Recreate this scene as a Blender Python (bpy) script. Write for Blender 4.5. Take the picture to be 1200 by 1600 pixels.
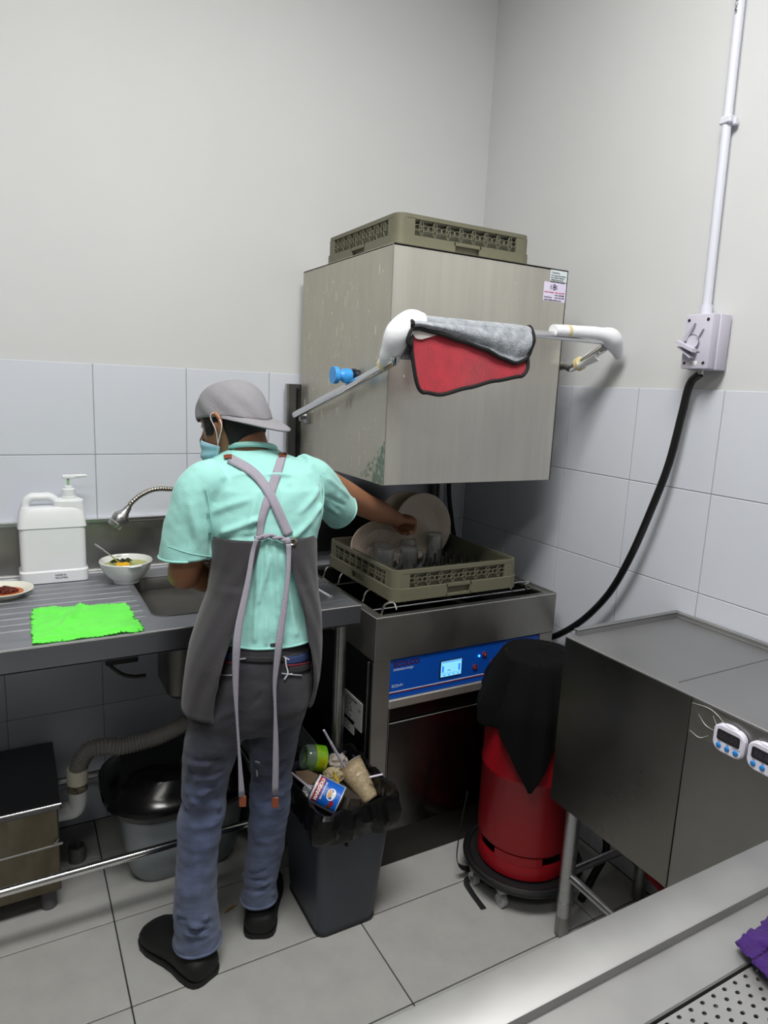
import bpy, bmesh, math, random
from mathutils import Vector, Matrix, noise
V = Vector
PI = math.pi
for o in list(bpy.data.objects): bpy.data.objects.remove(o)
C = bpy.context.scene.collection
SC = bpy.context.scene

# ---------------- camera ----------------
CR = Matrix(((0.8749128315, 0.0495322011, -0.4817406961), (-0.4822532526, 0.1800359071, -0.8573324503), (0.0442650599, 0.9824121504, 0.1814027874)))
CL = V((-1.7790002832, -2.4349480812, 1.6040955280)); CF = 1058.263
cam_d = bpy.data.cameras.new('camera'); cam = bpy.data.objects.new('camera', cam_d); C.objects.link(cam)
cam.matrix_world = Matrix.Translation(CL) @ CR.to_4x4()
cam_d.sensor_fit = 'HORIZONTAL'; cam_d.sensor_width = 36; cam_d.lens = CF/1200*36; cam_d.clip_start = 0.02
SC.camera = cam

def at(u, v, ax, val):
    """a point of the place seen at photo pixel u,v lying on the plane x|y|z = val"""
    d = CR @ V(((u-600)/CF, -(v-800)/CF, -1.0))
    i = 'xyz'.index(ax); t = (val-CL[i])/d[i]
    return CL + d*t

# ---------------- light ----------------
w = bpy.data.worlds.new('world'); SC.world = w; w.use_nodes = True
w.node_tree.nodes['Background'].inputs[0].default_value = (0.5, 0.52, 0.55, 1)
w.node_tree.nodes['Background'].inputs[1].default_value = 0.05
SC.view_settings.view_transform = 'Standard'; SC.view_settings.look = 'None'
SC.view_settings.gamma = 1; SC.view_settings.use_curve_mapping = False
SC.view_settings.exposure = 0.0
CEIL = 3.45
def ceiling_light(x, y, sx, sy, power, label):
    l = bpy.data.lights.new('ceiling_lamp', 'AREA'); l.shape = 'RECTANGLE'; l.size = sx; l.size_y = sy; l.energy = power
    l.color = (1.0, 0.99, 0.965)
    o = bpy.data.objects.new('ceiling_lamp', l); C.objects.link(o); o.location = (x, y, CEIL-0.1)
    return (x, y, sx, sy, label)
LAMPS = [ceiling_light(-1.45, -1.75, 1.3, 0.6, 64, 'white panel ceiling light above the middle of the room'),
         ceiling_light(-2.5, -3.2, 1.2, 0.3, 14, 'unseen white batten ceiling light added as soft fill at the back of the room')]  # second lamp is an added, unseen soft fill

# ---------------- helpers ----------------
def s2l(c): return tuple(((x/255)/12.92 if x/255 <= .04045 else ((x/255+.055)/1.055)**2.4) for x in c)
def mat(name, col, rough=.5, metal=0, var=0, vscale=8, bump=0, bscale=60, stretch=None, spec=.5, emit=0, trans=0, ior=1.45, sheen=0, coat=0, col2=None, alpha=1, rvar=0, detail=4, sss=0):
    m = bpy.data.materials.new(name); m.use_nodes = True
    nt = m.node_tree; b = nt.nodes['Principled BSDF']; L = nt.links.new
    c = s2l(col)
    b.inputs['Base Color'].default_value = (*c, 1); b.inputs['Roughness'].default_value = rough; b.inputs['Metallic'].default_value = metal
    b.inputs['Specular IOR Level'].default_value = spec; b.inputs['IOR'].default_value = ior
    b.inputs['Transmission Weight'].default_value = trans; b.inputs['Coat Weight'].default_value = coat
    b.inputs['Sheen Weight'].default_value = sheen; b.inputs['Alpha'].default_value = alpha
    if sss: b.inputs['Subsurface Weight'].default_value = sss; b.inputs['Subsurface Radius'].default_value = (.01, .004, .002)
    if emit:
        b.inputs['Emission Color'].default_value = (*c, 1); b.inputs['Emission Strength'].default_value = emit
    if var or bump or rvar or col2:
        tc = nt.nodes.new('ShaderNodeTexCoord'); mp = nt.nodes.new('ShaderNodeMapping'); L(tc.outputs['Object'], mp.inputs[0])
        if stretch: mp.inputs['Scale'].default_value = stretch
    if var or col2 or rvar:
        n = nt.nodes.new('ShaderNodeTexNoise'); n.inputs['Scale'].default_value = vscale; n.inputs['Detail'].default_value = detail; n.inputs['Roughness'].default_value = .65
        L(mp.outputs[0], n.inputs['Vector'])
        if var or col2:
            r = nt.nodes.new('ShaderNodeValToRGB'); L(n.outputs[0], r.inputs[0])
            r.color_ramp.elements[0].position = .33; r.color_ramp.elements[1].position = .67
            a = c if not col2 else s2l(col2)
            r.color_ramp.elements[0].color = (*[max(0, x*(1-var)) for x in a], 1); r.color_ramp.elements[1].color = (*[min(1, x*(1+var)) for x in c], 1)
            L(r.outputs[0], b.inputs['Base Color'])
        if rvar:
            mr = nt.nodes.new('ShaderNodeMapRange'); L(n.outputs[0], mr.inputs[0]); mr.inputs[1].default_value = .3; mr.inputs[2].default_value = .7
            mr.inputs[3].default_value = max(0, rough-rvar); mr.inputs[4].default_value = min(1, rough+rvar); L(mr.outputs[0], b.inputs['Roughness'])
    if bump:
        n2 = nt.nodes.new('ShaderNodeTexNoise'); n2.inputs['Scale'].default_value = bscale; n2.inputs['Detail'].default_value = 3
        L(mp.outputs[0], n2.inputs['Vector']); bp = nt.nodes.new('ShaderNodeBump'); bp.inputs['Strength'].default_value = bump; bp.inputs['Distance'].default_value = .004
        L(n2.outputs[0], bp.inputs['Height']); L(bp.outputs[0], b.inputs['Normal'])
    return m

def T(loc): return Matrix.Translation(V(loc))
def frame(o, x, n):
    """matrix whose local X is x and local Z is n"""
    x = V(x).normalized(); n = V(n); n = (n - x*n.dot(x)).normalized(); y = n.cross(x)
    m = Matrix((x, y, n)).transposed().to_4x4(); m.translation = V(o); return m

class G:
    def __init__(s): s.b = bmesh.new()
    def box(s, a, c, bev=0, M=None, seg=1):
        a, c = V(a), V(c); r = bmesh.ops.create_cube(s.b, size=1)
        vs = r['verts']; d = c-a; m = (a+c)/2
        for v in vs: v.co = V((v.co.x*d.x, v.co.y*d.y, v.co.z*d.z))+m
        if bev:
            es = list({e for v in vs for e in v.link_edges})
            vs = list({v for v in bmesh.ops.bevel(s.b, geom=es, offset=bev, segments=seg, affect='EDGES', profile=.5)['verts']} | {v for v in vs if v.is_valid})
        if M: 
            for v in vs: v.co = M @ v.co
        return s
    def ring(s, pts): return [s.b.verts.new(p) for p in pts]
    def bridge(s, A, B, closed=True):
        n = len(A)
        for i in range(n if closed else n-1):
            j = (i+1) % n
            try: s.b.faces.new((A[i], A[j], B[j], B[i]))
            except ValueError: pass
    def cap(s, R, flip=False):
        try: s.b.faces.new(R[::-1] if flip else R)
        except ValueError: pass
    def loft(s, rings, cap0=True, cap1=True, closed=True, loop=False):
        R = [s.ring(r) for r in rings]
        for a, b in zip(R, R[1:]): s.bridge(a, b, closed)
        if loop: s.bridge(R[-1], R[0], closed)
        elif closed:
            if cap0: s.cap(R[0], True)
            if cap1: s.cap(R[-1])
        return s
    def cyl(s, p0, p1, r0, r1=None, n=20, cap=True):
        return s.tube([p0, p1], [r0, r0 if r1 is None else r1], n=n, cap=cap, sub=1)
    def tube(s, pts, r, n=12, cap=True, sub=6, flat=None, up=None, loop=False):
        pts = [V(p) for p in pts]
        if not isinstance(r, (list, tuple)): r = [r]*len(pts)
        if sub > 1 and len(pts) > 2:
            P, Rr = [], []
            for i in range(len(pts)-1):
                a = pts[i-1] if i else pts[0]*2-pts[1]; b = pts[i]; c = pts[i+1]; d = pts[i+2] if i+2 < len(pts) else pts[-1]*2-pts[-2]
                for k in range(sub):
                    t = k/sub
                    P.append(.5*((2*b)+(c-a)*t+(2*a-5*b+4*c-d)*t*t+(3*b-a-3*c+d)*t**3)); Rr.append(r[i]+(r[i+1]-r[i])*(t*t*(3-2*t)))
            P.append(pts[-1]); Rr.append(r[-1]); pts, r = P, Rr
        rings = []; nrm = V(up) if up else None
        for i, p in enumerate(pts):
            t = (pts[min(i+1, len(pts)-1)]-pts[max(i-1, 0)]).normalized()
            if nrm is None: nrm = t.orthogonal().normalized()
            nrm = (nrm-t*nrm.dot(t))
            nrm = nrm.normalized() if nrm.length > 1e-6 else t.orthogonal().normalized()
            bi = t.cross(nrm); f = flat or 1
            rings.append([p+(nrm*math.cos(a)*f+bi*math.sin(a))*r[i] for a in [2*PI*k/n for k in range(n)]])
        return s.loft(rings, cap, cap, loop=loop)
    def lathe(s, prof, M=None, n=32, sx=1, sy=1, cap0=False, cap1=False):
        rings = []
        for r, z in prof:
            rings.append([V((r*math.cos(2*PI*k/n)*sx, r*math.sin(2*PI*k/n)*sy, z)) for k in range(n)])
        if M: rings = [[M @ p for p in R] for R in rings]
        return s.loft(rings, cap0, cap1)
    def grid(s, f, nu, nv, cu=False, cv=False):
        vs = [[s.b.verts.new(f(i/nu, j/nv)) for j in range(nv if cv else nv+1)] for i in range(nu if cu else nu+1)]
        for i in range(nu):
            for j in range(nv):
                i2 = (i+1) % len(vs); j2 = (j+1) % len(vs[0])
                try: s.b.faces.new((vs[i][j], vs[i2][j], vs[i2][j2], vs[i][j2]))
                except ValueError: pass
        return s
    def prism(s, poly, z0, z1, M=None):
        M = M or Matrix()
        A = s.ring([M @ V((x, y, z0)) for x, y in poly]); B = s.ring([M @ V((x, y, z1)) for x, y in poly])
        s.bridge(A, B); s.cap(A, True); s.cap(B); return s
    def ball(s, c, r, sc=(1, 1, 1), n=16, M=None):
        R = bmesh.ops.create_uvsphere(s.b, u_segments=n, v_segments=max(6, n//2), radius=r)
        for v in R['verts']:
            v.co = V((v.co.x*sc[0], v.co.y*sc[1], v.co.z*sc[2]))
            if M: v.co = M @ v.co
            v.co += V(c)
        return s
    def plate_hole(s, x0, y0, x1, y1, hx0, hy0, hx1, hy1, z0, z1):
        """slab with a rectangular hole"""
        for a in ((x0, y0, x1, hy0), (x0, hy1, x1, y1), (x0, hy0, hx0, hy1), (hx1, hy0, x1, hy1)): s.box((a[0], a[1], z0), (a[2], a[3], z1))
        return s

def rr(w, h, r, n=5):
    """rounded rectangle outline centred on the origin"""
    P = []
    for cx, cy, a0 in ((w/2-r, h/2-r, 0), (-w/2+r, h/2-r, 90), (-w/2+r, -h/2+r, 180), (w/2-r, -h/2+r, 270)):
        for k in range(n+1):
            a = math.radians(a0+90*k/n); P.append((cx+r*math.cos(a), cy+r*math.sin(a)))
    return P

PM = {}
def finish(me, mat_, smooth=True, ang=.6):
    b = bmesh.new(); b.from_mesh(me)
    bmesh.ops.recalc_face_normals(b, faces=b.faces)
    if smooth:
        for f in b.faces: f.smooth = True
        for e in b.edges:
            if len(e.link_faces) == 2 and e.calc_face_angle(0) > ang: e.smooth = False
    b.to_mesh(me); b.free()
    if mat_: 
        me.materials.clear()
        for mm in (mat_ if isinstance(mat_, (list, tuple)) else [mat_]): me.materials.append(mm)
def obj(name, g, m, parent=None, local=False, smooth=True, ang=.6, label=None):
    b = g.b if isinstance(g, G) else g
    me = bpy.data.meshes.new(name)
    if isinstance(g, bpy.types.Mesh): me = g
    else: b.to_mesh(me); b.free()
    finish(me, m, smooth, ang)
    return link(name, me, parent, local, label)
def wm(o): return PM.get(o.as_pointer(), Matrix())
def link(name, data, parent=None, local=False, label=None):
    o = bpy.data.objects.new(name, data); C.objects.link(o)
    if parent:
        o.parent = parent
        if not local: o.matrix_parent_inverse = wm(parent).inverted()
        PM[o.as_pointer()] = wm(parent) if local else Matrix()
    if label: o['label'] = label
    return o
def tag(o, label, cat, group=None, kind=None):
    if label: o['label'] = label
    if cat: o['category'] = cat
    if group: o['group'] = group
    if kind: o['kind'] = kind
    return o
def thing(name, label, cat, loc=(0, 0, 0), M=None, group=None, kind=None):
    o = bpy.data.objects.new(name, None); C.objects.link(o); o.empty_display_size = .05
    o.matrix_world = M if M is not None else T(loc); PM[o.as_pointer()] = o.matrix_world.copy()
    return tag(o, label, cat, group, kind)
def solo(name, g, m, label, cat, group=None, kind=None, **k): return tag(obj(name, g, m, **k), label, cat, group, kind)
def struct(name, g, m, **k):
    o = obj(name, g, m, **k); o['kind'] = 'structure'; return o
def dup(src, M, label=None, group=None):
    """copy a thing with its parts; parts keep their local placement"""
    r = src.copy(); C.objects.link(r); r.matrix_world = M
    if label: r['label'] = label
    if group: r['group'] = group
    for ch in [o for o in bpy.data.objects if o.parent == src]:
        c = ch.copy(); C.objects.link(c); c.parent = r
        for g in [o for o in bpy.data.objects if o.parent == ch]:
            d = g.copy(); C.objects.link(d); d.parent = c
    return r
def text_mesh(s, size, ext=.0003, align='LEFT', bold=0):
    cu = bpy.data.curves.new('t', 'FONT'); cu.body = s; cu.size = size; cu.extrude = ext; cu.align_x = align; cu.offset = bold; cu.resolution_u = 2
    o = bpy.data.objects.new('t', cu); C.objects.link(o)
    dg = bpy.context.evaluated_depsgraph_get(); me = bpy.data.meshes.new_from_object(o.evaluated_get(dg))
    bpy.data.objects.remove(o); bpy.data.curves.remove(cu); return me
def lettering(s, size, M, m, parent, align='LEFT', ext=.0003, bold=0, warp=None, name='lettering'):
    me = text_mesh(s, size, ext, align, bold)
    for v in me.vertices: v.co = (M @ (warp(v.co) if warp else v.co))
    me.materials.clear(); me.materials.append(m)
    return link(name, me, parent)
def fuse(g, voxel, smooth=4, fac=.5):
    me = bpy.data.meshes.new('f'); bmesh.ops.recalc_face_normals(g.b, faces=g.b.faces); g.b.to_mesh(me); g.b.free()
    o = bpy.data.objects.new('f', me); C.objects.link(o)
    r = o.modifiers.new('r', 'REMESH'); r.mode = 'VOXEL'; r.voxel_size = voxel
    if smooth: q = o.modifiers.new('s', 'SMOOTH'); q.iterations = smooth; q.factor = fac
    dg = bpy.context.evaluated_depsgraph_get(); n = bpy.data.meshes.new_from_object(o.evaluated_get(dg))
    bpy.data.objects.remove(o); out = G(); out.b.from_mesh(n); bpy.data.meshes.remove(n); return out
def nz(p, s=1.0, seed=0): return noise.noise(V(p)*s+V((seed*7.3, seed*3.1, seed*1.7)))

# ---------------- materials ----------------
M_steel = mat('brushed_steel', (176, 176, 177), .34, 1, var=.06, vscale=14, stretch=(1, 1, 6), rvar=.06)
M_steel_d = mat('dull_steel', (150, 149, 146), .42, 1, var=.10, vscale=9, rvar=.08)
M_steel_top = mat('worktop_steel', (152, 154, 160), .46, .8, var=.10, vscale=6, stretch=(1, 8, 1), rvar=.1)
M_lip = mat('lip_steel', (150, 152, 160), .36, 1, var=.06, vscale=5)
M_chrome = mat('polished_steel', (215, 215, 215), .13, 1)
M_white = mat('white_plastic', (226, 228, 232), .38, var=.02, vscale=5)
M_black = mat('black_plastic', (22, 22, 24), .42)
M_rubber = mat('black_rubber', (18, 18, 18), .6)
M_ink = mat('black_ink', (25, 25, 30), .6)
M_white_ink = mat('white_ink', (205, 215, 230), .6)
M_red_ink = mat('red_ink', (190, 40, 60), .6)
M_plaster = mat('cream_plaster', (203, 204, 205), .85, var=.02, vscale=1.2, bump=.12, bscale=6)
M_grout = mat('pale_grout', (150, 153, 156), .9, var=.08)
M_tile = mat('white_wall_tile', (206, 210, 220), .32, var=.02, vscale=2)
M_floor = mat('grey_floor_tile', (162, 162, 160), .45, var=.07, vscale=9, rvar=.06, detail=8)
M_fgrout = mat('dark_floor_grout', (40, 40, 40), .9)
M_ceil = mat('white_ceiling', (220, 220, 214), .9)
M_dark_wall = mat('grey_far_wall', (150, 150, 148), .8, var=.05)
M_lamp = mat('lamp_diffuser', (255, 252, 244), .5, emit=6)
# ---------------- the setting ----------------
TT = 1.638; TS = .3; XL, YF = -4.0, -4.6
g = G().box((XL, YF, -.06), (.03, .03, -.004)); floor = struct('floor', g, M_fgrout)
FX, FY, FW, FD = -1.5693, -.5306, .66, .3172
tl = {}
n = 0
rnd = random.Random(4)
for i in range(-4, 3):
    for j in range(-12, 2):
        x0, y0 = FX+i*FW, FY+j*FD; x1, y1 = min(x0+FW, .0), min(y0+FD, 0.0); x0 = max(x0, XL); y0 = max(y0, YF)
        if x1-x0 < .02 or y1-y0 < .02: continue
        key = (round(x1-x0, 3), round(y1-y0, 3))
        if key not in tl:
            q = G().box((.0018, .0018, -.008), (key[0]-.0018, key[1]-.0018, 0), .0012); o = obj('tile', q, M_floor, floor); tl[key] = o.data
        else: o = link('tile', tl[key], floor)
        o.location = (x0, y0, rnd.uniform(-.0004, 0))
struct_b = G().box((XL, .008, 0), (.2, .15, CEIL)); wall_b = struct('wall_back', struct_b, M_plaster)
wall_r = struct('wall_right', G().box((.008, YF, 0), (.2, .008, CEIL)), M_plaster)
obj('grout_bed', G().box((-2.8, .0015, 0), (0, .0085, TT-.001)), M_grout, wall_b)
obj('grout_bed', G().box((.0015, -2.4, 0), (.0085, .008, TT-.001)), M_grout, wall_r)
q = G().box((.0013, 0, .0013), (TS-.0013, .007, TS-.0013), .0012); tb = obj('tile', q, M_tile, wall_b); me_b = tb.data
q = G().box((0, .0013, .0013), (.007, TS-.0013, TS-.0013), .0012); tr = obj('tile', q, M_tile, wall_r); me_r = tr.data
h = .2982
first = True
def tile_part(me, par, cx, loc, sc=None, name='tile'):
    o = link(name, me, par); o.location = loc
    if sc: o.scale = sc
    return o
bpy.data.objects.remove(tb); bpy.data.objects.remove(tr)
xs = [-1.5237+.3011*k for k in range(-4, 6)]
for r in range(6):
    z = TT-(r+1)*h; sz = 1
    if z < 0: sz = (z+h)/h; z = 0
    for x in xs:
        s = min(1, (0-x)/TS)
        if s <= .02: continue
        tile_part(me_b, wall_b, 0, (x, 0, z), (s*.3011/.3 if s == 1 else s, 1, sz*h/.3))
    for k in range(-2, 6):
        y1 = -.5973-.3004*k+.3004
        y0 = y1-.3004
        if y0 >= -.02: continue
        y1 = min(y1, 0); s = (y1-y0)/.3
        tile_part(me_r, wall_r, 0, (0, y0, z), (1, s, sz*h/.3))
struct('ceiling', G().box((XL, YF, CEIL), (.2, .15, CEIL+.1)), M_ceil)
struct('wall_left', G().box((XL-.1, YF, 0), (XL, .15, CEIL)), M_dark_wall)
struct('wall_front', G().box((XL-.1, YF-.1, 0), (.2, YF, CEIL)), M_dark_wall)
M_absorber = mat('dark_absorber', (52, 52, 52), .6)  # unseen dark lower panels added to cut light bouncing under the counter
struct('bounce_absorber_1', G().box((XL, YF, 0), (XL+.02, .0, 1.15)), M_absorber)
struct('bounce_absorber_2', G().box((XL+.02, YF, 0), (0, YF+.02, 1.15)), M_absorber)
for x, y, sx, sy, lab in LAMPS:
    t = thing('ceiling_light', lab, 'light', (x, y, CEIL))
    obj('housing', G().box((x-sx/2-.02, y-sy/2-.02, CEIL-.05), (x+sx/2+.02, y+sy/2+.02, CEIL-.001), .005), M_white, t)
    obj('diffuser', G().box((x-sx/2, y-sy/2, CEIL-.07), (x+sx/2, y+sy/2, CEIL-.049), .004), M_lamp, t)
# ---------------- sink table ----------------
ZC = .943; CY = -.668; CX1 = -.852; CX0 = -2.75; BX0, BX1, BY0, BY1 = -1.445, -.985, -.560, -.150
t = thing('sink_table', 'long stainless steel sink table with grooved drainer where the person stands', 'sink table', ((CX0+CX1)/2, -.33, 0))
SKT = t
# worktop with rounded rectangular hole
g = G()
g.plate_hole(CX0, CY+.001, CX1, -.012, BX0, BY0, BX1, BY1, ZC-.012, ZC)
for cx_, cy_, a0 in ((BX1, BY1, 0), (BX0, BY1, 90), (BX0, BY0, 180), (BX1, BY0, 270)):
    sx_, sy_ = (1 if a0 in (0, 270) else -1), (1 if a0 in (0, 90) else -1); ax_, ay_ = cx_-sx_*.05, cy_-sy_*.05
    arc = [(ax_+.05*math.cos(math.radians(a0+15*q)), ay_+.05*math.sin(math.radians(a0+15*q))) for q in range(7)]
    for p_, q_ in zip(arc, arc[1:]): g.prism([(cx_, cy_), p_, q_], ZC-.012, ZC)
obj('worktop', g, M_steel_top, t, ang=.4)
g = G().box((CX0, CY, ZC-.062), (CX1, CY+.010, ZC-.002), .001).box((CX0, CY, ZC-.062), (CX1, CY+.03, ZC-.058)).box((CX1-.012, CY+.01, ZC-.062), (CX1, -.012, ZC-.012))
obj('apron', g, M_lip, t)
M_bright = mat('bright_steel_edge', (230, 230, 232), .25, 1)  # brighter steel tone for edges, ledges and ribs
obj('edge_bead', G().tube([(CX0, CY+.0015, ZC-.001), (CX1, CY+.0015, ZC-.001)], .0028, sub=1, n=8), M_bright, t)
g = G().box((CX0, -.014, ZC-.01), (CX1-.01, -.002, 1.122), .001)
obj('backsplash', g, M_steel_d, t)
obj('splash_ledge', G().box((CX0, -.020, 1.112), (CX1-.01, -.001, 1.126), .002), M_bright, t)
obj('cove', G().tube([(CX0, -.022, ZC+.003), (CX1-.01, -.022, ZC+.003)], .006, sub=1, n=10), M_bright, t)
for k in range(9):
    y = -.135-.05*k
    x1 = -1.50+.0*k-.0
    obj('drainer_rib', G().tube([(CX0+.1, y, ZC-.005), (CX0+.2, y, ZC-.0024), (x1-.05, y, ZC-.0024), (x1, y, ZC-.005)], .0045, sub=3, n=10), M_steel_top, t)
# groove bar at the right side of the basin
obj('drainer_rib', G().tube([(-.935, -.16, ZC-.0015), (-.905, -.56, ZC-.0015)], .0075, sub=1), M_bright, t)
# basin
def basin_ring(z, inset, r, ex0=0, ey1=0):
    x0, x1, y0, y1 = BX0+inset+ex0, BX1-inset, BY0+inset, BY1-inset-ey1
    return [V(((x0+x1)/2+x, (y0+y1)/2+y, z)) for x, y in rr(x1-x0, y1-y0, r, 6)]
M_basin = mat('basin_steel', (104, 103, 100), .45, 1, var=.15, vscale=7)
g = G().loft([basin_ring(ZC+.001, -.004, .052), basin_ring(ZC-.004, .0, .05), basin_ring(ZC-.045, .004, .05), basin_ring(ZC-.07, .006, .05, .038, .20), basin_ring(ZC-.22, .010, .05, .038, .20), basin_ring(ZC-.245, .035, .045, .03, .18), basin_ring(ZC-.248, .09, .02, .03, .16)], cap0=False)
g.loft([basin_ring(ZC-.013, -.012, .055), basin_ring(ZC-.048, -.006, .055), basin_ring(ZC-.075, .0, .055, .036, .20), basin_ring(ZC-.250, .004, .035, .036, .20), basin_ring(ZC-.270, .022, .04, .03, .18), basin_ring(ZC-.274, .09, .02, .03, .16)], cap0=False)
obj('basin', g, M_basin, t)
obj('drain', G().lathe([(.0, ZC-.272), (.045, ZC-.272), (.04, ZC-.29), (.025, ZC-.33), (.0, ZC-.33)], T(((BX0+BX1)/2, -.43, 0))), M_black, t)
for x in (-.885, -2.65):
    for y in (-.60, -.07):
        lg = obj('leg', G().cyl((x, y, .05), (x, y, ZC-.012), .019), M_steel, t)
        obj('foot', G().lathe([(.02, .06), (.022, .05), (.022, .012), (.016, 0), (0, 0)], T((x, y, 0)), 20), M_rubber, lg)
RY = -.56
rz = at(0, 1395, 'y', RY).z
obj('rail', G().cyl((-2.65, RY, rz), (-.885, RY, rz), .0125), M_chrome, t)
obj('rail', G().cyl((-2.65, -.07, rz), (-.885, -.07, rz), .0125), M_steel, t)
obj('rail', G().cyl((-.885, -.60, rz+.02), (-.885, -.07, rz+.02), .0125), M_steel, t)

# faucet
fx = -1.16
t = thing('faucet', 'flexible ribbed gooseneck faucet with round spray head over the sink', 'faucet', (fx, -.085, ZC))
neckpts = [V((fx, -.085, ZC+.05)), V((fx, -.085, 1.17))]+[at(u, v, 'y', Y) for u, v, Y in ((283, 768, -.10), (262, 764, -.11), (240, 765, -.12), (221, 773, -.125), (207, 784, -.13), (200, 794, -.13))]
obj('base', G().lathe([(.026, ZC), (.026, ZC+.02), (.016, ZC+.03), (.014, ZC+.06), (0, ZC+.06)], T((fx, -.085, 0))), M_steel, t)
g = G()
# ribbed neck: sampled spline with alternating radius
def spline(pts, sub=10):
    P = []
    for i in range(len(pts)-1):
        a = pts[i-1] if i else pts[0]*2-pts[1]; b = pts[i]; c = pts[i+1]; d = pts[i+2] if i+2 < len(pts) else pts[-1]*2-pts[-2]
        for k in range(sub):
            q = k/sub; P.append(.5*((2*b)+(c-a)*q+(2*a-5*b+4*c-d)*q*q+(3*b-a-3*c+d)*q**3))
    P.append(pts[-1]); return P
def even(P, step):
    out = [P[0]]; acc = 0
    for a, b in zip(P, P[1:]):
        L = (b-a).length; s = step-acc
        while s <= L: out.append(a+(b-a)*(s/L)); s += step
        acc = (acc+L) % step
    return out
P = even(spline(neckpts), .0022)
obj('neck', g.tube(P, [.0085 if (i//2) % 2 else .0072 for i in range(len(P))], sub=1, n=14), mat('ribbed_steel', (165, 160, 150), .3, 1), t, ang=3)
e0 = neckpts[-1]; dn = (at(184, 815, 'y', -.13)-e0).normalized()
Mh = frame(e0, dn.orthogonal(), dn)
obj('spray_head', G().lathe([(a_*1.12, b_*1.1) for a_, b_ in [(.0, -.004), (.009, -.004), (.010, .004), (.012, .014), (.019, .024), (.023, .03), (.023, .045), (.021, .047), (.021, .05), (.0235, .053), (.022, .066), (.018, .067), (0, .067)]], Mh, 28), M_steel, t)

# detergent jug
jx0, jx1 = at(32, 900, 'y', -.10).x, at(137, 900, 'y', -.10).x
jy0, jy1 = -.115, -.035-.0
JW = jx1-jx0; jm = (jx0+jx1)/2; jyc = -.115+.055
zt = at(100, 775, 'y', jyc).z
t = thing('detergent_jug', 'large white rectangular plastic jug with side handle and pump dispenser on the drainer', 'jug', (jm, jyc-.01, ZC))
H = zt-ZC
def jr(z, wx, wy, r=.018, ox=0): return [V((jm+ox+x, jyc-.01+y, z)) for x, y in rr(wx, wy, r, 5)]
JD = .095
g = G().loft([jr(ZC+.001, JW-.004, JD, .012), jr(ZC+.003, JW+.004, JD+.006), jr(ZC+.038, JW+.006, JD+.008), jr(ZC+.041, JW+.002, JD+.004), jr(ZC+.043, JW-.004, JD), jr(ZC+H*.66, JW-.004, JD), jr(ZC+H*.665, JW+.004, JD+.006), jr(ZC+H*.70, JW, JD+.003),
              jr(ZC+H*.84, JW-.008, JD-.006, .025), jr(ZC+H*.90, JW-.02, JD-.022, .03)])
g.loft([jr(ZC+H*.80, .094, JD-.02, .02, .050), jr(ZC+H*.96, .088, .075, .03, .050), jr(ZC+H*.985, .06, .05, .024, .05)])
obj('body', g, M_white, t)
hp = [(jm-JW/2+.022, ZC+H*.80), (jm-JW/2+.024, ZC+H*.93), (jm-JW/2+.04, ZC+H*1.0), (jm-.03, ZC+H*1.005), (jm-.003, ZC+H*1.0), (jm+.018, ZC+H*.93), (jm+.024, ZC+H*.84)]
obj('handle', G().tube([(x, jyc-.01, z) for x, z in hp], .0135, n=14, flat=1.35, up=(0, 1, 0)), M_white, t)
px = jm+.052
M_green_w = mat('pale_green_plastic', (212, 224, 210), .4)
Mp = T((px, jyc-.01, ZC+H*.985))
obj('pump_collar', G().lathe([(.0215, 0), (.0215, .005), (.019, .006), (.020, .028), (.012, .031), (.011, .038), (.006, .04), (0, .04)], Mp), M_white, t)
obj('collar_ring', G().lathe([(.0222, -.002), (.0222, .0035), (.02, .0035)], Mp), M_green_w, t)
obj('pump_stem', G().lathe([(.004, .038), (.004, .06), (.006, .062), (.006, .066), (0, .066)], Mp), mat('green_stem', (150, 190, 140), .5), t)
z = ZC+H*.985
obj('pump_nozzle', G().box((px-.018, jyc-.02, z+.062), (px+.022, jyc-.0, z+.074), .004, seg=2).tube([(px+.015, jyc-.01, z+.069), (px+.05, jyc-.01, z+.07), (px+.054, jyc-.01, z+.066)], [.006, .0045, .003]), M_white, t)
lettering('MADE IN', .008, frame((jm+.0, jyc-.01-JD/2-.0046, ZC+.024), (1, 0, 0), (0, -1, 0)), M_ink, t)
lettering('MALAYSIA', .008, frame((jm+.0, jyc-.01-JD/2-.0046, ZC+.015), (1, 0, 0), (0, -1, 0)), M_ink, t)

# soup bowl
c = (at(194, 902, 'z', ZC)); bc = V((c.x, -.172, ZC)); R = .066
R = .066
t = thing('soup_bowl', 'white ceramic bowl of leftover soup behind the sink corner', 'bowl', bc)
M_cer = mat('white_ceramic', (222, 224, 224), .15, coat=.3)
obj('bowl_shell', G().lathe([(r*1.22, z*1.12) for r, z in [(0, .004), (.028, .004), (.03, 0), (.033, 0), (.033, .006), (.046, .018), (.060, .038), (.0665, .06), (.0675, .063), (.066, .0655), (.063, .062), (.057, .04), (.043, .02), (.02, .011), (0, .01)]], T(bc), 48), M_cer, t)
for k in (0, 1):
    a = PI/2+.2+k*PI; d = V((math.cos(a), math.sin(a), 0))
    obj('lug', G().ball(bc+d*.0815+V((0, 0, .069)), 1, (.022, .009, .004), M=Matrix.Rotation(a-PI/2, 4, 'Z')), M_cer, t)
M_soup = mat('yellow_green_broth', (158, 160, 60), .12, var=.2, vscale=30)
solo('soup', G().lathe([(0, .055), (.045, .0555), (.0735, .055)], T(bc), 32, cap0=False), M_soup, 'thin yellow-green soup left in the white bowl', 'soup', kind='stuff')
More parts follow.
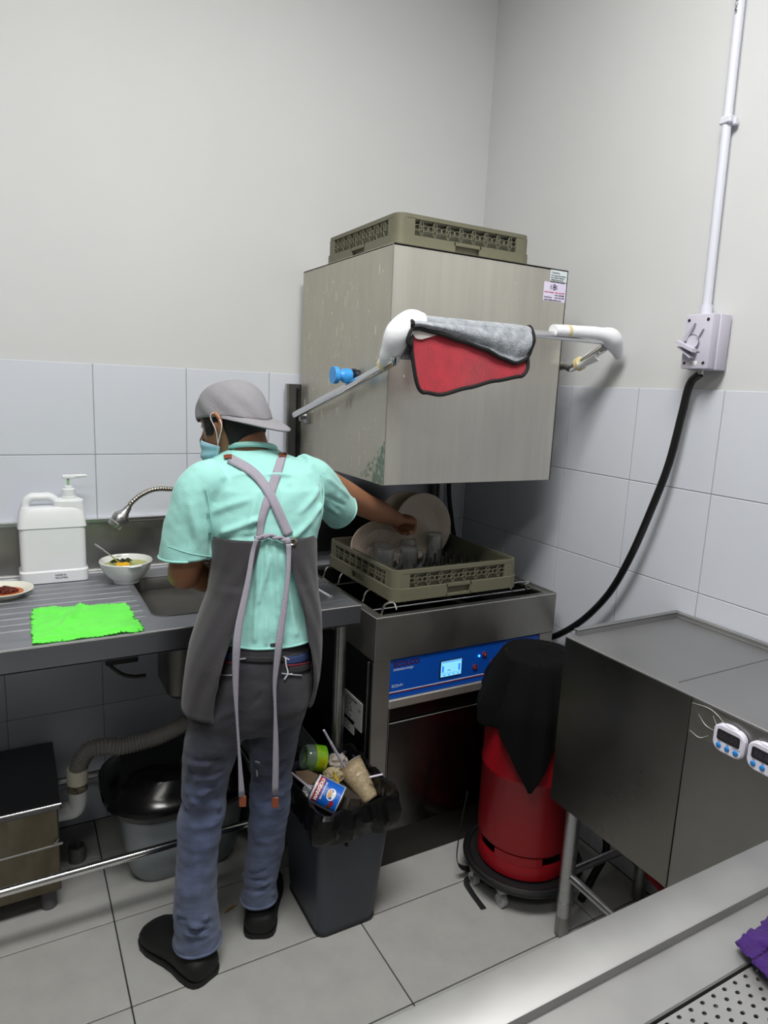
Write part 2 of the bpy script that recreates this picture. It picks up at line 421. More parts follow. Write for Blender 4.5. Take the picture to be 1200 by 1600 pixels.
solo('pumpkin_piece', G().loft([[bc+V((-.012+x*s, -.012+y*s, z)) for x, y in rr(.034, .02, .008)] for s, z in ((.9, .050), (1.3, .057), (1.2, .064), (.7, .067))]), mat('yellow_pumpkin', (232, 178, 30), .4, var=.1, vscale=40), 'yellow pumpkin piece floating in the soup', 'vegetable')
g = G()
rnd = random.Random(5)
for k in range(14):
    p = bc+V((-.022+rnd.uniform(-.03, .02), .006+rnd.uniform(-.016, .016),   .059+rnd.uniform(0, .006)))
    g.tube([p, p+V((.012, .004, .005)), p+V((.026, .001, .002))], [.002, .008, .001], n=8, flat=.35)
solo('soup_greens', g, mat('dark_green_leaves', (70, 84, 66), .5, var=.3, vscale=60), 'wilted grey-green leaves heaped in the soup bowl', 'vegetable', kind='stuff')
s0 = bc+V((-.02, -.002, .064)); s1 = at(148, 850, 'y', -.17)
g = G().tube([s0, s0.lerp(s1, .5)+V((0, 0, .003)), s1], [.0035, .003, .005], n=10, flat=.5).ball(s0+V((.008, 0, -.002)), 1, (.016, .011, .005))
solo('spoon', g, M_chrome, 'metal spoon leaning out of the left side of the soup bowl', 'spoon')

# plate with chilli
pc = at(5, 925, 'z', ZC+.012); pc.z = ZC
t = thing('side_plate', 'small white plate with red chilli residue at the left end of the drainer', 'plate', pc)
obj('plate_body', G().lathe([(0, .003), (.045, .003), (.047, 0), (.05, 0), (.052, .005), (.078, .019), (.082, .022), (.080, .0235), (.06, .014), (.05, .009), (0, .008)], T(pc), 48), mat('cream_ceramic', (228, 226, 214), .2), t)
g = G(); rnd = random.Random(2)
for k in range(260):
    a, r = rnd.uniform(0, 6.28), rnd.random()**.6
    p = pc+V((.005+.034*r*math.cos(a), .004+.022*r*math.sin(a), .013+.014*(1-r)))
    g.box((-.0036, -.0026, -.0018), (.0036, .0026, .0018), M=T(p)@Matrix.Rotation(rnd.uniform(0, 3), 4, (rnd.random(), rnd.random(), rnd.random()+.1)))
solo('chilli_flakes', g, mat('dark_chilli', (92, 30, 16), .6, var=.3, vscale=200), 'dark red chilli paste and flakes heaped on the small white plate', 'food', kind='stuff')
solo('chilli_oil', G().lathe([(0, .0095), (.04, .0105), (.05, .0125)], T(pc+V((.004, 0, 0))), 32), mat('orange_oil', (196, 108, 60), .2, var=.2, vscale=50), 'orange chilli oil smeared on the small white plate', 'sauce', kind='stuff')
obj

# green cloth
cor = [at(u, v, 'z', ZC) for u, v in ((50, 955), (195, 945), (226, 987), (51, 1008))]
cor[3].y = max(cor[3].y, CY+.006); cor[2].y = max(cor[2].y, CY+.006)
def cloth(u, v):
    p = cor[0].lerp(cor[1], u).lerp(cor[3].lerp(cor[2], u), v)
    ed = min(u, 1-u, v, 1-v)
    if ed < .01:
        out = V((u-.5, .5-v, 0)).normalized()
        p = p+out*(.004*math.sin(150*(u+v))+.007*nz(p, 60))
    z = .006+.007*max(0, nz(p, 14))+.004*max(0, nz(p, 35, 2))
    q = abs((p.x+1.655)-(.35*(p.y+.5))*1.0)
    if p.y > -.60: z += .011*math.exp(-(q/.011)**2)*(1-abs(v-.35)*1.2 if abs(v-.35) < .8 else 0)
    if v > .93: z = max(.003, z-.003)
    p.z = ZC+z; 
    if p.y < CY+.003: p.y = CY+.003
    return p
M_gc = mat('neon_green_cloth', (98, 238, 70), .9, var=.06, vscale=30, bump=.5, bscale=300, sheen=.3)
g = G().grid(cloth, 110, 60)
o = solo('green_cloth', g, M_gc, 'neon green microfibre cloth with ragged edges at the counter front', 'cloth')
md = o.modifiers.new('s', 'SOLIDIFY'); md.thickness = .003; md.offset = -1

# ---------------- below the counter ----------------
M_hose = mat('grey_corrugated_hose', (112, 110, 106), .55, var=.1)
PY = -.30
t = thing('waste_pipe', 'grey corrugated waste hose joined to a white elbow pipe under the sink', 'pipe', at(118, 1240, 'y', PY))
hp = [at(u, v, 'y', Y) for u, v, Y in ((330, 1105, -.33), (290, 1130, -.32), (255, 1148, -.31), (225, 1158, -.30), (190, 1166, PY), (163, 1166, PY), (140, 1172, PY), (127, 1188, PY), (121, 1206, PY))]
P = even(spline(hp), .0035)
obj('hose', G().tube(P, [.0275 if i % 3 else .0235 for i in range(len(P))], sub=1, n=18), M_hose, t, ang=3)
M_pvc = mat('white_pipe_plastic', (208, 210, 212), .4)
a, b_ = at(121, 1201, 'y', PY), at(121, 1222, 'y', PY)
obj('socket', G().cyl(a, b_, .031), mat('ivory_pipe', (205, 200, 182), .5), t)
obj('tape_band', G().cyl(b_, at(121.5, 1234, 'y', PY), .0285), mat('mouldy_tape', (150, 143, 118), .8, col2=(50, 46, 36), vscale=90), t)
c0 = at(121.5, 1232, 'y', PY)
obj('elbow', G().tube([c0, at(121.5, 1250, 'y', PY), at(116, 1263, 'y', PY), at(104, 1267, 'y', PY), at(82, 1271, 'y', PY)], [.0275, .0275, .0285, .0275, .0275], n=20), M_pvc, t)
# grease trap
t = thing('grease_trap', 'scratched stainless grease trap box with rimmed lid at the far left floor', 'grease trap', (-2.1, -.23, 0))
gx1 = at(92, 1290, 'y', -.42).x; gy = -.42
zt = at(92, 1252, 'y', gy).z; zb = at(98, 1390, 'y', gy).z
M_gt = mat('stained_steel', (132, 126, 112), .5, 1, col2=(88, 78, 58), vscale=7, stretch=(1, 1, .35), rvar=.1)
obj('body', G().box((-2.5, gy, zb), (gx1, -.05, zt-.005), .004), M_gt, t)
obj('lid', G().box((-2.51, gy-.012, zt-.02), (gx1+.008, -.045, zt), .003), mat('dark_lid_steel', (104, 104, 106), .4, 1), t)
obj('lid_edge', G().box((-2.51, gy-.014, zt-.004), (gx1+.009, gy-.009, zt+.001), .001), M_bright, t)
bz = zb+(zt-zb)*.53
obj('strap_band', G().tube([(-2.5, gy-.004, bz-.006), (gx1-.06, gy-.004, bz), (gx1-.015, gy-.004, bz+.008), (gx1-.003, gy-.004, bz+.02)], .003, n=8), M_steel, t)
for x in (gx1-.035, -2.45):
    for y in (gy+.04, -.1): obj('foot', G().cyl((x, y, 0), (x, y, zb+.005), .022), mat('grey_foot', (84, 84, 86), .6), t)
# wall drain stub
c = at(120, 1322, 'z', .05)
solo('floor_pipe_stub', G().lathe([(.027, 0), (.027, .05), (.022, .052), (.021, .0)], T((c.x, c.y, 0)), 24), mat('grey_stub', (92, 92, 92), .6, var=.2, vscale=60), 'open grey pipe stub standing up from the floor beside the grease trap', 'pipe')
# storage tubs
M_tub = mat('grey_translucent_tub', (150, 158, 162), .4, var=.04, trans=.15)
def tub(cx, cy, w_, d_, h_, lab, lid=True, rz=0):
    M = T((cx, cy, 0)) @ Matrix.Rotation(rz, 4, 'Z')
    t = thing('storage_tub', lab, 'tub', M=M, group='tubs stored under the sink table')
    def R(z, k, r): return [V((x, y, z)) for x, y in rr(w_*k, d_*k, r, 6)]
    obj('body', G().loft([R(.0, .78, .07), R(.015, .84, .08), R(.05, .89, .08), R(h_*.6, .95, .08), R(h_, 1, .08), R(h_, .97, .075), R(.05, .86, .075), R(.03, .8, .07)]), M_tub, t, local=True)
    if lid:
        ld = obj('lid', G().loft([R(h_-.03, 1.08, .13), R(h_-.005, 1.20, .15), R(h_+.01, 1.24, .16), R(h_+.02, 1.22, .16), R(h_+.028, 1.12, .15), R(h_+.05, 1.05, .15), R(h_+.085, .9, .14), R(h_+.10, .5, .08)], cap0=False), mat('glossy_black_lid', (14, 14, 16), .2), t, local=True)
    return t
tub(-1.325, -.275, .40, .36, .27, 'grey tub with a big glossy black lid under the sink, behind the left leg')
tub(-.985+.0, -.30, .26, .34, .33, 'grey tub without a lid standing under the sink, seen between the legs', lid=False)
# cable hook under counter
P = [at(u, v, 'y', -.30) for u, v in ((166, 1030), (172, 1040), (190, 1053), (208, 1057), (228, 1055))]
t = thing('loose_cable', 'thin dark cable hanging from a bracket under the counter', 'cable', P[0])
obj('bracket', G().box(P[0]+V((-.005, -.03, -.012)), P[0]+V((.09, .03, .012)), .003), M_black, t)
obj('cord', G().tube(P, .006), mat('dark_grey_cord', (60, 58, 55), .5), t)
# leaf
c = at(360, 1423, 'z', 0)
solo('dry_leaf', G().grid(lambda u, v: V((c.x-.02+.045*u, c.y-.002+.010*(v-.5)*math.sin(PI*min(1, u+.05))+.012*u, .002+.004*abs(v-.5)+.003*math.sin(3*u))), 10, 4), mat('brown_leaf', (140, 105, 60), .8), 'small dry brown leaf scrap on the floor between the shoes', 'leaf')
# ---------------- hood dishwasher ----------------
BXL, BXR, BYF, BYB, BZ = -.817, -.083, -.702, -.07, .905
M_hood = mat('hood_steel', (200, 197, 188), .42, .9, var=.10, vscale=3, stretch=(4, 4, .25), rvar=.10)  # vertical colour streaks imitate soft reflections on the steel
M_hood_side = mat('splashed_hood_steel', (190, 186, 174), .48, .85, var=.08, vscale=22, stretch=(1, 1, .3), rvar=.12, bump=.15, bscale=90)
M_body = mat('body_steel', (168, 166, 160), .42, 1, var=.07, vscale=6, rvar=.05)
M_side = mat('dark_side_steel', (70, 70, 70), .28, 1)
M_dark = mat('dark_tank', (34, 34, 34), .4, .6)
M_blue = mat('blue_panel', (10, 78, 178), .35, var=.04, vscale=3)
t = DW = thing('dishwasher', 'stainless hood dishwasher with blue control panel and its hood raised', 'dishwasher', ((BXL+BXR)/2, -.4, 0))
g = G().box((BXL+.002, BYF+.004, .15), (BXL+.02, BYB, .76), .001).box((BXR-.02, BYF+.004, .15), (BXR-.002, BYB, .76), .001).box((BXL+.002, BYB-.01, .1), (BXR-.002, BYB, .88))
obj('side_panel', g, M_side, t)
obj('side_seam', G().box((BXL-.001, -.668, .12), (BXL+.003, -.662, .75), .0005), M_steel, t)
# top band with open tank
g = G().box((BXL, BYF-.004, .762), (BXR, BYF+.012, BZ), .0015).box((BXL, BYF+.01, .762), (BXL+.012, BYB, BZ), .0015).box((BXR-.012, BYF+.01, .762), (BXR, BYB, BZ), .0015).box((BXL, BYB-.012, .762), (BXR, BYB, BZ), .0015)
g.plate_hole(BXL+.002, BYF, BXR-.002, BYB, BXL+.035, BYF+.03, BXR-.035, BYB-.04, BZ-.008, BZ-.002)
obj('top_band', g, M_body, t)
g = G().box((BXL+.03, BYF+.03, .70), (BXR-.03, BYB-.03, .71)).box((BXL+.03, BYF+.026, .70), (BXR-.03, BYF+.032, BZ-.01)).box((BXL+.03, BYB-.042, .70), (BXR-.03, BYB-.036, BZ-.01)).box((BXL+.03, BYF+.03, .70), (BXL+.036, BYB-.04, BZ-.01)).box((BXR-.036, BYF+.03, .70), (BXR-.03, BYB-.04, BZ-.01))
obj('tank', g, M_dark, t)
obj('top_edge', G().tube([(BXL+.001, BYB, BZ), (BXL+.001, BYF-.003, BZ), (BXR-.001, BYF-.003, BZ), (BXR-.001, BYB, BZ)], .0018, sub=1, n=8), M_bright, t)
# posts
for x0, x1 in ((BXL, -.757), (-.145, BXR)): obj('corner_post', G().box((x0, BYF-.001, .15), (x1, BYF+.01, .760), .0012), M_body, t)
obj('kick_plate', G().box((BXL+.02, -.672, 0), (BXR-.02, -.66, .15)).box((BXL+.02, -.66, 0), (BXL+.03, BYB, .15)).box((BXR-.03, -.66, 0), (BXR-.02, BYB, .15)), mat('dark_kick', (60, 56, 52), .5, .6), t)
cp = obj('control_panel', G().box((-.757, BYF+.002, .625), (-.145, BYF+.012, .757), .001), M_blue, t)
PYv = BYF+.0016
obj('light_strip', G().box((-.757, BYF-.006, .594), (-.145, BYF+.012, .625), .003), mat('pale_handle_strip', (186, 184, 176), .4, .8), t)
obj('door_header', G().box((-.757, BYF+.006, .545), (-.145, BYF+.014, .594)), mat('dark_header', (60, 56, 54), .3, 1), t)
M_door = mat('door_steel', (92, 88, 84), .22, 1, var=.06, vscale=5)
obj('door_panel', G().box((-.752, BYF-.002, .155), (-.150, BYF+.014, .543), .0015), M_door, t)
obj('door_edge', G().tube([(-.752, BYF-.002, .543), (-.150, BYF-.002, .543)], .0016, sub=1, n=6).tube([(-.754, BYF+.0, .155), (-.754, BYF+.0, .60)], .0012, sub=1, n=6), M_steel, t)
F = lambda x, z: frame((x, PYv, z), (1, 0, 0), (0, -1, 0))
M_navy = mat('dark_red_print', (70, 20, 50), .5)
lettering('ECOLCO', .024, F(-.745, .733), M_navy, cp, bold=.0008)
lettering('ZHENGDACHUJU', .0095, F(-.745, .720), M_white_ink, cp)
lettering('ECO-F1', .013, F(-.748, .664), M_white_ink, cp)
obj('white_stripe', G().box((-.756, PYv-.0006, .6475), (-.146, PYv+.001, .6500)), M_white_ink, cp)
obj('red_stripe', G().box((-.756, PYv-.0006, .6435), (-.146, PYv+.001, .6468)), mat('dark_red_stripe', (120, 24, 40), .5), cp)
p0, p1 = at(689.5, 1034.5, 'y', BYF), at(719.5, 1053.5, 'y', BYF); p2 = at(690, 1058, 'y', BYF)
zs0, zs1 = p2.z, p0.z
scr = obj('display_screen', G().box((p0.x-.004, BYF-.001, zs0-.003), (p1.x+.003, BYF+.003, zs1+.003), .001), M_black, t)
M_scr = mat('lit_blue_screen', (120, 195, 245), .4, emit=1.0)
M_scr2 = mat('lit_dark_blue_bar', (30, 110, 225), .4, emit=1.0)
obj('screen_face', G().box((p0.x, BYF-.0018, zs0), (p1.x, BYF-.001, zs1)), M_scr, scr)
sw, sh = p1.x-p0.x, zs1-zs0
g = G()
for a, b_, c, d in ((.05, .3, .13, .72), (.85, .3, .93, .72), (.03, .93, .97, .97), (.05, .2, .95, .215), (.14, .05, .2, .13), (.38, .05, .44, .13), (.6, .05, .66, .13), (.82, .05, .88, .13)):
    g.box((p0.x+sw*a, BYF-.0024, zs0+sh*b_), (p0.x+sw*c, BYF-.0016, zs0+sh*d))
obj('screen_icons', g, M_scr2, scr)
lettering('18:52', .006, frame((p0.x+sw*.3, BYF-.0022, zs0+sh*.36), (1, 0, 0), (0, -1, 0)), mat('screen_ink', (20, 60, 120), .5), scr)
M_btn = mat('dark_red_button', (120, 20, 38), .3)
for u, v in ((757, 1022), (742, 1042), (769, 1035)):
    c = at(u, v, 'y', BYF)
    b_ = obj('button', G().lathe([(0, .004), (.006, .004), (.007, .003), (.0075, 0)], frame((c.x, BYF+.001, c.z), (1, 0, 0), (0, -1, 0)), 20), M_btn, t)
    obj('button_ring', G().lathe([(.0075, 0), (.0078, .004), (.0092, .004), (.0095, 0)], frame((c.x, BYF+.001, c.z), (1, 0, 0), (0, -1, 0)), 24), mat('button_ring', (170, 70, 90), .3, .6), b_)
    lettering('O' if u == 757 else '>', .007, frame((c.x-.0025, BYF-.0032, c.z-.0025), (1, 0, 0), (0, -1, 0)), M_white_ink, b_, name='button_symbol')
c = at(749, 1025, 'y', BYF)
obj('indicator_light', G().ball((c.x, BYF+.001, c.z), .0035, n=10), mat('blue_led', (40, 150, 255), .4, emit=8), t)
# side labels
Sx = BXL-.0004
def side_label(u0, v0, u1, v1, u2, v2, lines, head=None):
    a, b_, c = at(u0, v0, 'x', Sx), at(u1, v1, 'x', Sx), at(u2, v2, 'x', Sx)
    y0, y1, z1, z0 = a.y, b_.y, (a.z+b_.z)/2, c.z
    o = obj('rating_label', G().box((Sx-.0006, y1, z0), (BXL+.003, y0, z1)), mat('grey_label_paper', (165, 165, 165), .5), t)
    Wd = y0-y1
    Fm = lambda y, z: frame((Sx-.0008, y, z), (0, -1, 0), (-1, 0, 0))
    for i, s in enumerate(lines):
        lettering(s, (z1-z0)/(len(lines)+2.5)*.85, Fm(y0-Wd*(.12 if i == 0 else .05), z1-(z1-z0)*(i+1.4)/(len(lines)+1.6)), M_ink, o, bold=.0002 if i == 0 else 0)
    return Fm, y0, y1, z1, z0, o
Fm, y0, y1, z1, z0, o = side_label(539, 1077, 566, 1100, 539, 1120, ['Hood Type Dishwasher', 'Model: ECO-F1', 'Voltage: 380V', 'Power: 11.7KW', 'Frequency: 50Hz', 'Rinse: 2.5L', 'Weight: 118kg', 'Water pressure 2-5 bar'])
lettering('CE', .012, Fm(y1+.024, z1-.035), M_ink, o)
side_label(538, 1114, 553, 1127, 538, 1134, ['WARNING', 'Disconnect power', 'before service', 'Ground required'])

# rear columns and splash panel
obj('rear_panel', G().box((-.862, -.036, .95), (-.165, -.030, 1.60), .001), mat('rear_panel_steel', (126, 127, 130), .32, 1, var=.08, vscale=3), t)
obj('rear_panel_fold', G().box((-.866, -.038, .95), (-.858, -.018, 1.60), .001), M_steel, t)
for x in (-.190, -.775): obj('rear_column', G().box((x-.013, -.096, .905), (x+.013, -.066, 1.93), .003), M_steel, t)
obj('slot_strip', G().tube([(-.822, -.040, 1.30), (-.822, -.040, 1.585)], .004, sub=1, n=8), M_dark, t)

# hood (open box)
HX0, HX1, HY0, HY1, HZ0, HZ1 = -.812, -.160, -.700, -.042, 1.317, 2.0
th = .012
g = G().box((HX0+.0005, HY0, HZ0), (HX1-.0005, HY0+th, HZ1-.001), .001)
obj('hood_front', g, M_hood, t)
g = G().box((HX0, HY0+.0015, HZ0), (HX0+th, HY1, HZ1-.001), .001)
hs = obj('hood_side', g, M_hood_side, t)
obj('hood_side', G().box((HX1-th, HY0+.0015, HZ0), (HX1, HY1, HZ1-.001), .001), M_hood, t)
obj('hood_back', G().box((HX0+.001, HY1-th, HZ0), (HX1-.001, HY1, HZ1-.001), .001), M_hood, t)
obj('hood_edge', G().tube([(HX0+.001, HY0-.0002, HZ0), (HX0+.001, HY0-.0002, HZ1)], .0012, sub=1, n=6), M_steel, t)
obj('hood_edge', G().tube([(HX1-.0015, HY0-.0002, HZ0), (HX1-.0015, HY0-.0002, HZ1-.001), (HX0, HY0-.0002, HZ1-.001)], .0016, sub=1, n=6), M_side, t)
obj('hood_top', G().box((HX0, HY0, HZ1-.006), (HX1, HY1, HZ1), .001), M_hood, t)
obj('hood_lip', G().box((HX0+th, HY0+th, HZ0+.001), (HX1-th, HY0+th+.01, HZ0+.02)).box((HX0+th, HY0+th, HZ0+.001), (HX0+th+.01, HY1-th, HZ0+.02)), M_steel, t)
# green scale stain, drips: small raised limescale specks on the side and the front
rnd = random.Random(8)
g = G()
for k in range(230):
    y = rnd.uniform(HY0+.02, HY1-.03); z = HZ0+.02+(HZ1-HZ0-.06)*rnd.random()**1.15
    r = rnd.uniform(.0010, .0022); L = rnd.choice([1, 1, 1.5, 2.5, 7])
    g.box((HX0-.0004, y-r, z-r*L), (HX0+.0002, y+r, z+r*L), r*.3)
obj('limescale_specks', g, mat('limescale', (188, 185, 172), .8), t)['kind'] = 'stuff'
g = G()
for k in range(70):
    x = rnd.uniform(HX0+.03, HX1-.03); z = HZ0+.03+(HZ1-HZ0-.06)*rnd.random()
    r = rnd.uniform(.0008, .0018); L = rnd.choice([1, 1, 2])
    g.box((x-r, HY0-.0004, z-r*L), (x+r, HY0+.0002, z+r*L), r*.3)
obj('limescale_specks', g, bpy.data.materials['limescale'], t)['kind'] = 'stuff'
g = G(); rnd = random.Random(3)
for k in range(260):
    a, b_ = rnd.random(), rnd.random()
    if a+b_ > 1: a, b_ = 1-a, 1-b_
    y, z, r = HY0+.004+.15*a, HZ0+.003+.13*b_, rnd.uniform(.002, .006)
    if k % 3: y = HY0+.003+.07*a
    M_ = frame((HX0-.0003-.00001*k/26, y, z), (0, 1, rnd.uniform(-1, 1)), (-1, 0, 0))
    g.prism([(r*math.cos(q*PI/3)*rnd.uniform(.6, 1.2), r*1.6*math.sin(q*PI/3)) for q in range(6)], 0, .0001, M_)
obj('green_stain', g, mat('verdigris_stain', (140, 166, 152), .7, alpha=.22), t)['kind'] = 'stuff'
# stickers
def sticker(c4, col, nm):
    a, b_, c = [at(u, v, 'y', HY0-.0006) for u, v in c4]
    x0, x1 = (a.x+c.x)/2, min(b_.x, HX1-.002); z1 = min((a.z+b_.z)/2, HZ1-.004); z0 = c.z
    o = obj(nm, G().box((x0, HY0-.0008, z0), (x1, HY0+.001, z1)), mat(nm+'_paper', col, .45), t)
    return x0, x1, z0, z1, o
Fh = lambda x, z: frame((x, HY0-.001, z), (1, 0, 0), (0, -1, 0))
x0, x1, z0, z1, o = sticker(((860.8, 417.5), (887, 421.5), (860, 438)), (214, 224, 228), 'caution_sticker')
H_ = z1-z0
lettering('Cautions:', .009, Fh(x0+.004, z1-.011), M_ink, o)
for i, s in enumerate(('Do not open the protection', 'door while the machine is', 'washing. Please turn off', 'the power before cleaning.')):
    lettering(s, .0054, Fh(x0+.003, z1-.0185-.0065*i), M_ink, o, bold=.0001)
x0, x1, z0, z1, o = sticker(((850.5, 439), (885, 444.5), (849, 469)), (222, 214, 238), 'service_sticker')
M_logo = mat('dark_logo', (50, 50, 66), .5)
xc = (x0+x1)/2-.004; zc = z1-.014
def ringp(cx, cz, r, tw=.0013, n=6):
    return G().tube([(cx+r*math.cos(2*PI*k/n), HY0-.0014, cz+r*math.sin(2*PI*k/n)) for k in range(n)], tw, sub=1, n=6, loop=True, cap=False)
obj('logo', ringp(xc, zc+.003, .005), M_logo, o); obj('logo', ringp(xc, zc-.004, .005), M_logo, o)
lettering('E', .017, Fh(xc-.017, zc-.007), M_logo, o); lettering('S', .017, Fh(xc+.006, zc-.007), M_logo, o)
for i, (s, q, m_) in enumerate((('Service Hotline', ': +6012 362 5938', M_red_ink), ('', ': +6012 388 8982', M_ink), ('General Line', ': +6017 252 5938', M_ink), ('Email: info@ecsolutions.com', '', M_ink))):
    lettering(s, .0062, Fh(x0+.003, z1-.033-.0078*i), m_, o, bold=.0001)
    if q: lettering(q, .0062, Fh(x0+.043, z1-.033-.0078*i), m_, o, bold=.0001)

# handle frame
HBY = -.835
hb0 = at(640, 510, 'y', HBY); hb1 = at(860, 516, 'y', HBY); zb = (hb0.z+hb1.z)/2
LX, RX = -.858, -.100
piv = at(462, 648, 'x', LX); mid = at(600, 573, 'x', LX)
def arm(X): return [(X, piv.y, piv.z), (X, mid.y, mid.z), (X, mid.y-.05, mid.z+.03), (X+(.01 if X == LX else -.01), HBY, zb-.025)]
o = obj('handle_arm', G().tube(arm(LX), .0135, n=16, sub=4), M_chrome, t)
obj('handle_arm', G().tube([(RX-.0, piv.y, piv.z), (RX, -.60, at(878, 594, 'x', RX).z+.035), (RX, -.70, at(915, 574, 'x', RX).z), (RX, HBY+.005, zb-.02)], .0135, n=16, sub=4), M_chrome, t)
obj('handle_bar', G().cyl((LX+.02, HBY, zb), (RX-.02, HBY, zb), .0125), M_chrome, t)
for X, s in ((LX, 1), (RX, -1)):
    obj('pivot_bracket', G().cyl((X+s*.012, piv.y-.01, piv.z-.004), (X+s*.046, piv.y-.01, piv.z-.004), .012).box((min(X+s*.03, X+s*.05), piv.y-.035, piv.z-.03), (max(X+s*.03, X+s*.05), piv.y+.012, piv.z+.012), .003).cyl((X+s*.01, piv.y-.02, piv.z-.022), (X+s*.012, piv.y-.02, piv.z-.018), .006), M_steel, t)
M_foam = mat('white_foam', (232, 233, 238), .85, bump=.3, bscale=40, sss=0)
y_ = HBY
fl = obj('foam_sleeve', G().tube([V((LX+.068, y_, zb)), V((LX+.03, y_, zb-.0)), V((LX+.0, y_+.005, zb-.035)), V((LX, y_+.04, zb-.085)), V((LX, mid.y+.005, mid.z+.002))], [.0245, .029, .036, .030, .0175], n=18), M_foam, t)
fr = obj('foam_sleeve', G().tube([at(864, 517, 'y', y_), at(900, 519, 'y', y_), at(935, 523, 'y', y_), at(955, 530, 'y', y_), at(968, 556, 'y', y_+.01)], [.0195, .020, .023, .032, .016], n=18), M_foam, t)
M_tape = mat('yellowed_tape', (214, 198, 150), .4)
c0 = at(886, 518, 'y', y_); obj('tape_wrap', G().cyl((c0.x-.006, y_, c0.z), (c0.x+.006, y_, c0.z-.0005), .0208), M_tape, fr)
dd = (V((LX, mid.y, mid.z))-V((LX, y_+.04, zb-.085))).normalized(); c0 = V((LX, mid.y+.003, mid.z+.003))
obj('tape_wrap', G().cyl(c0-dd*.012, c0, .0205), M_tape, fl)
ra, rb = V((RX, HBY+.02, zb-.035)), V((RX, -.70, at(915, 574, 'x', RX).z))
for s in (-1, 1):
    o_ = V((s*.010, 0, s*.012))
    obj('foam_strip', G().tube([ra+o_*1.3, ra.lerp(rb, .5)+o_*1.2, rb+o_], [.014, .011, .006], n=10, flat=.6), M_foam, t)
cc = ra.lerp(rb, .75); dd = (rb-ra).normalized(); obj('tape_wrap', G().cyl(cc-dd*.008, cc+dd*.008, .0225), M_tape, t)
# blue water knob on the hood side
kb = at(560, 588, 'x', HX0)
Mk = frame((HX0, kb.y, kb.z), (0, 1, 0), (-1, 0, 0))
M_bp = mat('bright_blue_plastic', (62, 152, 226), .35)
M_bp_d = mat('black_collar', (20, 30, 45), .4)
kn = obj('blue_knob', G().lathe([(.020, .028), (.022, .034), (.022, .052), (.015, .060), (.014, .066), (.020, .069), (.0255, .073), (.0265, .084), (.0255, .088), (0, .088)], Mk), M_bp, t)
obj('collar', G().lathe([(.020, 0), (.020, .012), (.0225, .012), (.0225, .020), (.017, .022), (.017, .030), (0, .030)], Mk), M_bp_d, kn)

# wire guides in the tank top
M_wire = mat('steel_wire', (205, 205, 200), .2, 1)
for (u, v) in ((512, 887), (535, 897), (574, 924), (603, 944)):
    p = at(u, v, 'z', .938)
    obj('wire_guide', G().tube([p+V((-.016, .0, -.033)), p+V((-.014, 0, -.026)), p+V((-.002, 0, 0)), p+V((.028, 0, .002)), p+V((.040, 0, -.022))], .0032, n=8, sub=4), M_wire, t)
p0_, p1_ = at(628, 940, 'z', .94), at(804, 905, 'z', .94)
p0_.y = p1_.y = (p0_.y+p1_.y)/2
obj('wire_guide', G().tube([p0_+V((-.01, .0, -.001)), p1_, p1_+V((.016, .0, -.010)), p1_+V((.03, 0, -.04))], .0034, n=8, sub=3), M_wire, t)
for x in (-.70, -.27):
    obj('rack_rail', G().tube([(x, BYB-.05, .936), (x, -.675, .936)], .0035, sub=1, n=8), M_wire, t)
for y in (-.6, -.3): obj('cross_wire', G().tube([(BXL+.03, y, .895), (BXR-.03, y, .895)], .0035, sub=1, n=8).tube([(-.70, y, .895), (-.70, y, .934)], .003, sub=1, n=6).tube([(-.27, y, .895), (-.27, y, .934)], .003, sub=1, n=6), M_wire, t)
for a in (.35, .35+PI/2):
    d = V((math.cos(a), math.sin(a), 0)); c = V((-.46, -.42, .868))
    wa = obj('wash_arm', G().tube([c-d*.26, c, c+d*.26], [.010, .016, .010], n=10, flat=.5, up=(0, 0, 1)), mat('dull_arm_steel', (120, 120, 118), .3, 1), t)
obj('arm_hub', G().lathe([(.03, .80), (.03, .87), (.022, .895), (0, .9)], T((-.46, -.42, 0))), M_black, t)
obj('tank_filter', G().box((-.30, -.64, .86), (-.13, -.15, .872), .003), mat('dark_filter', (52, 52, 52), .4, 1, var=.3, vscale=120), t)

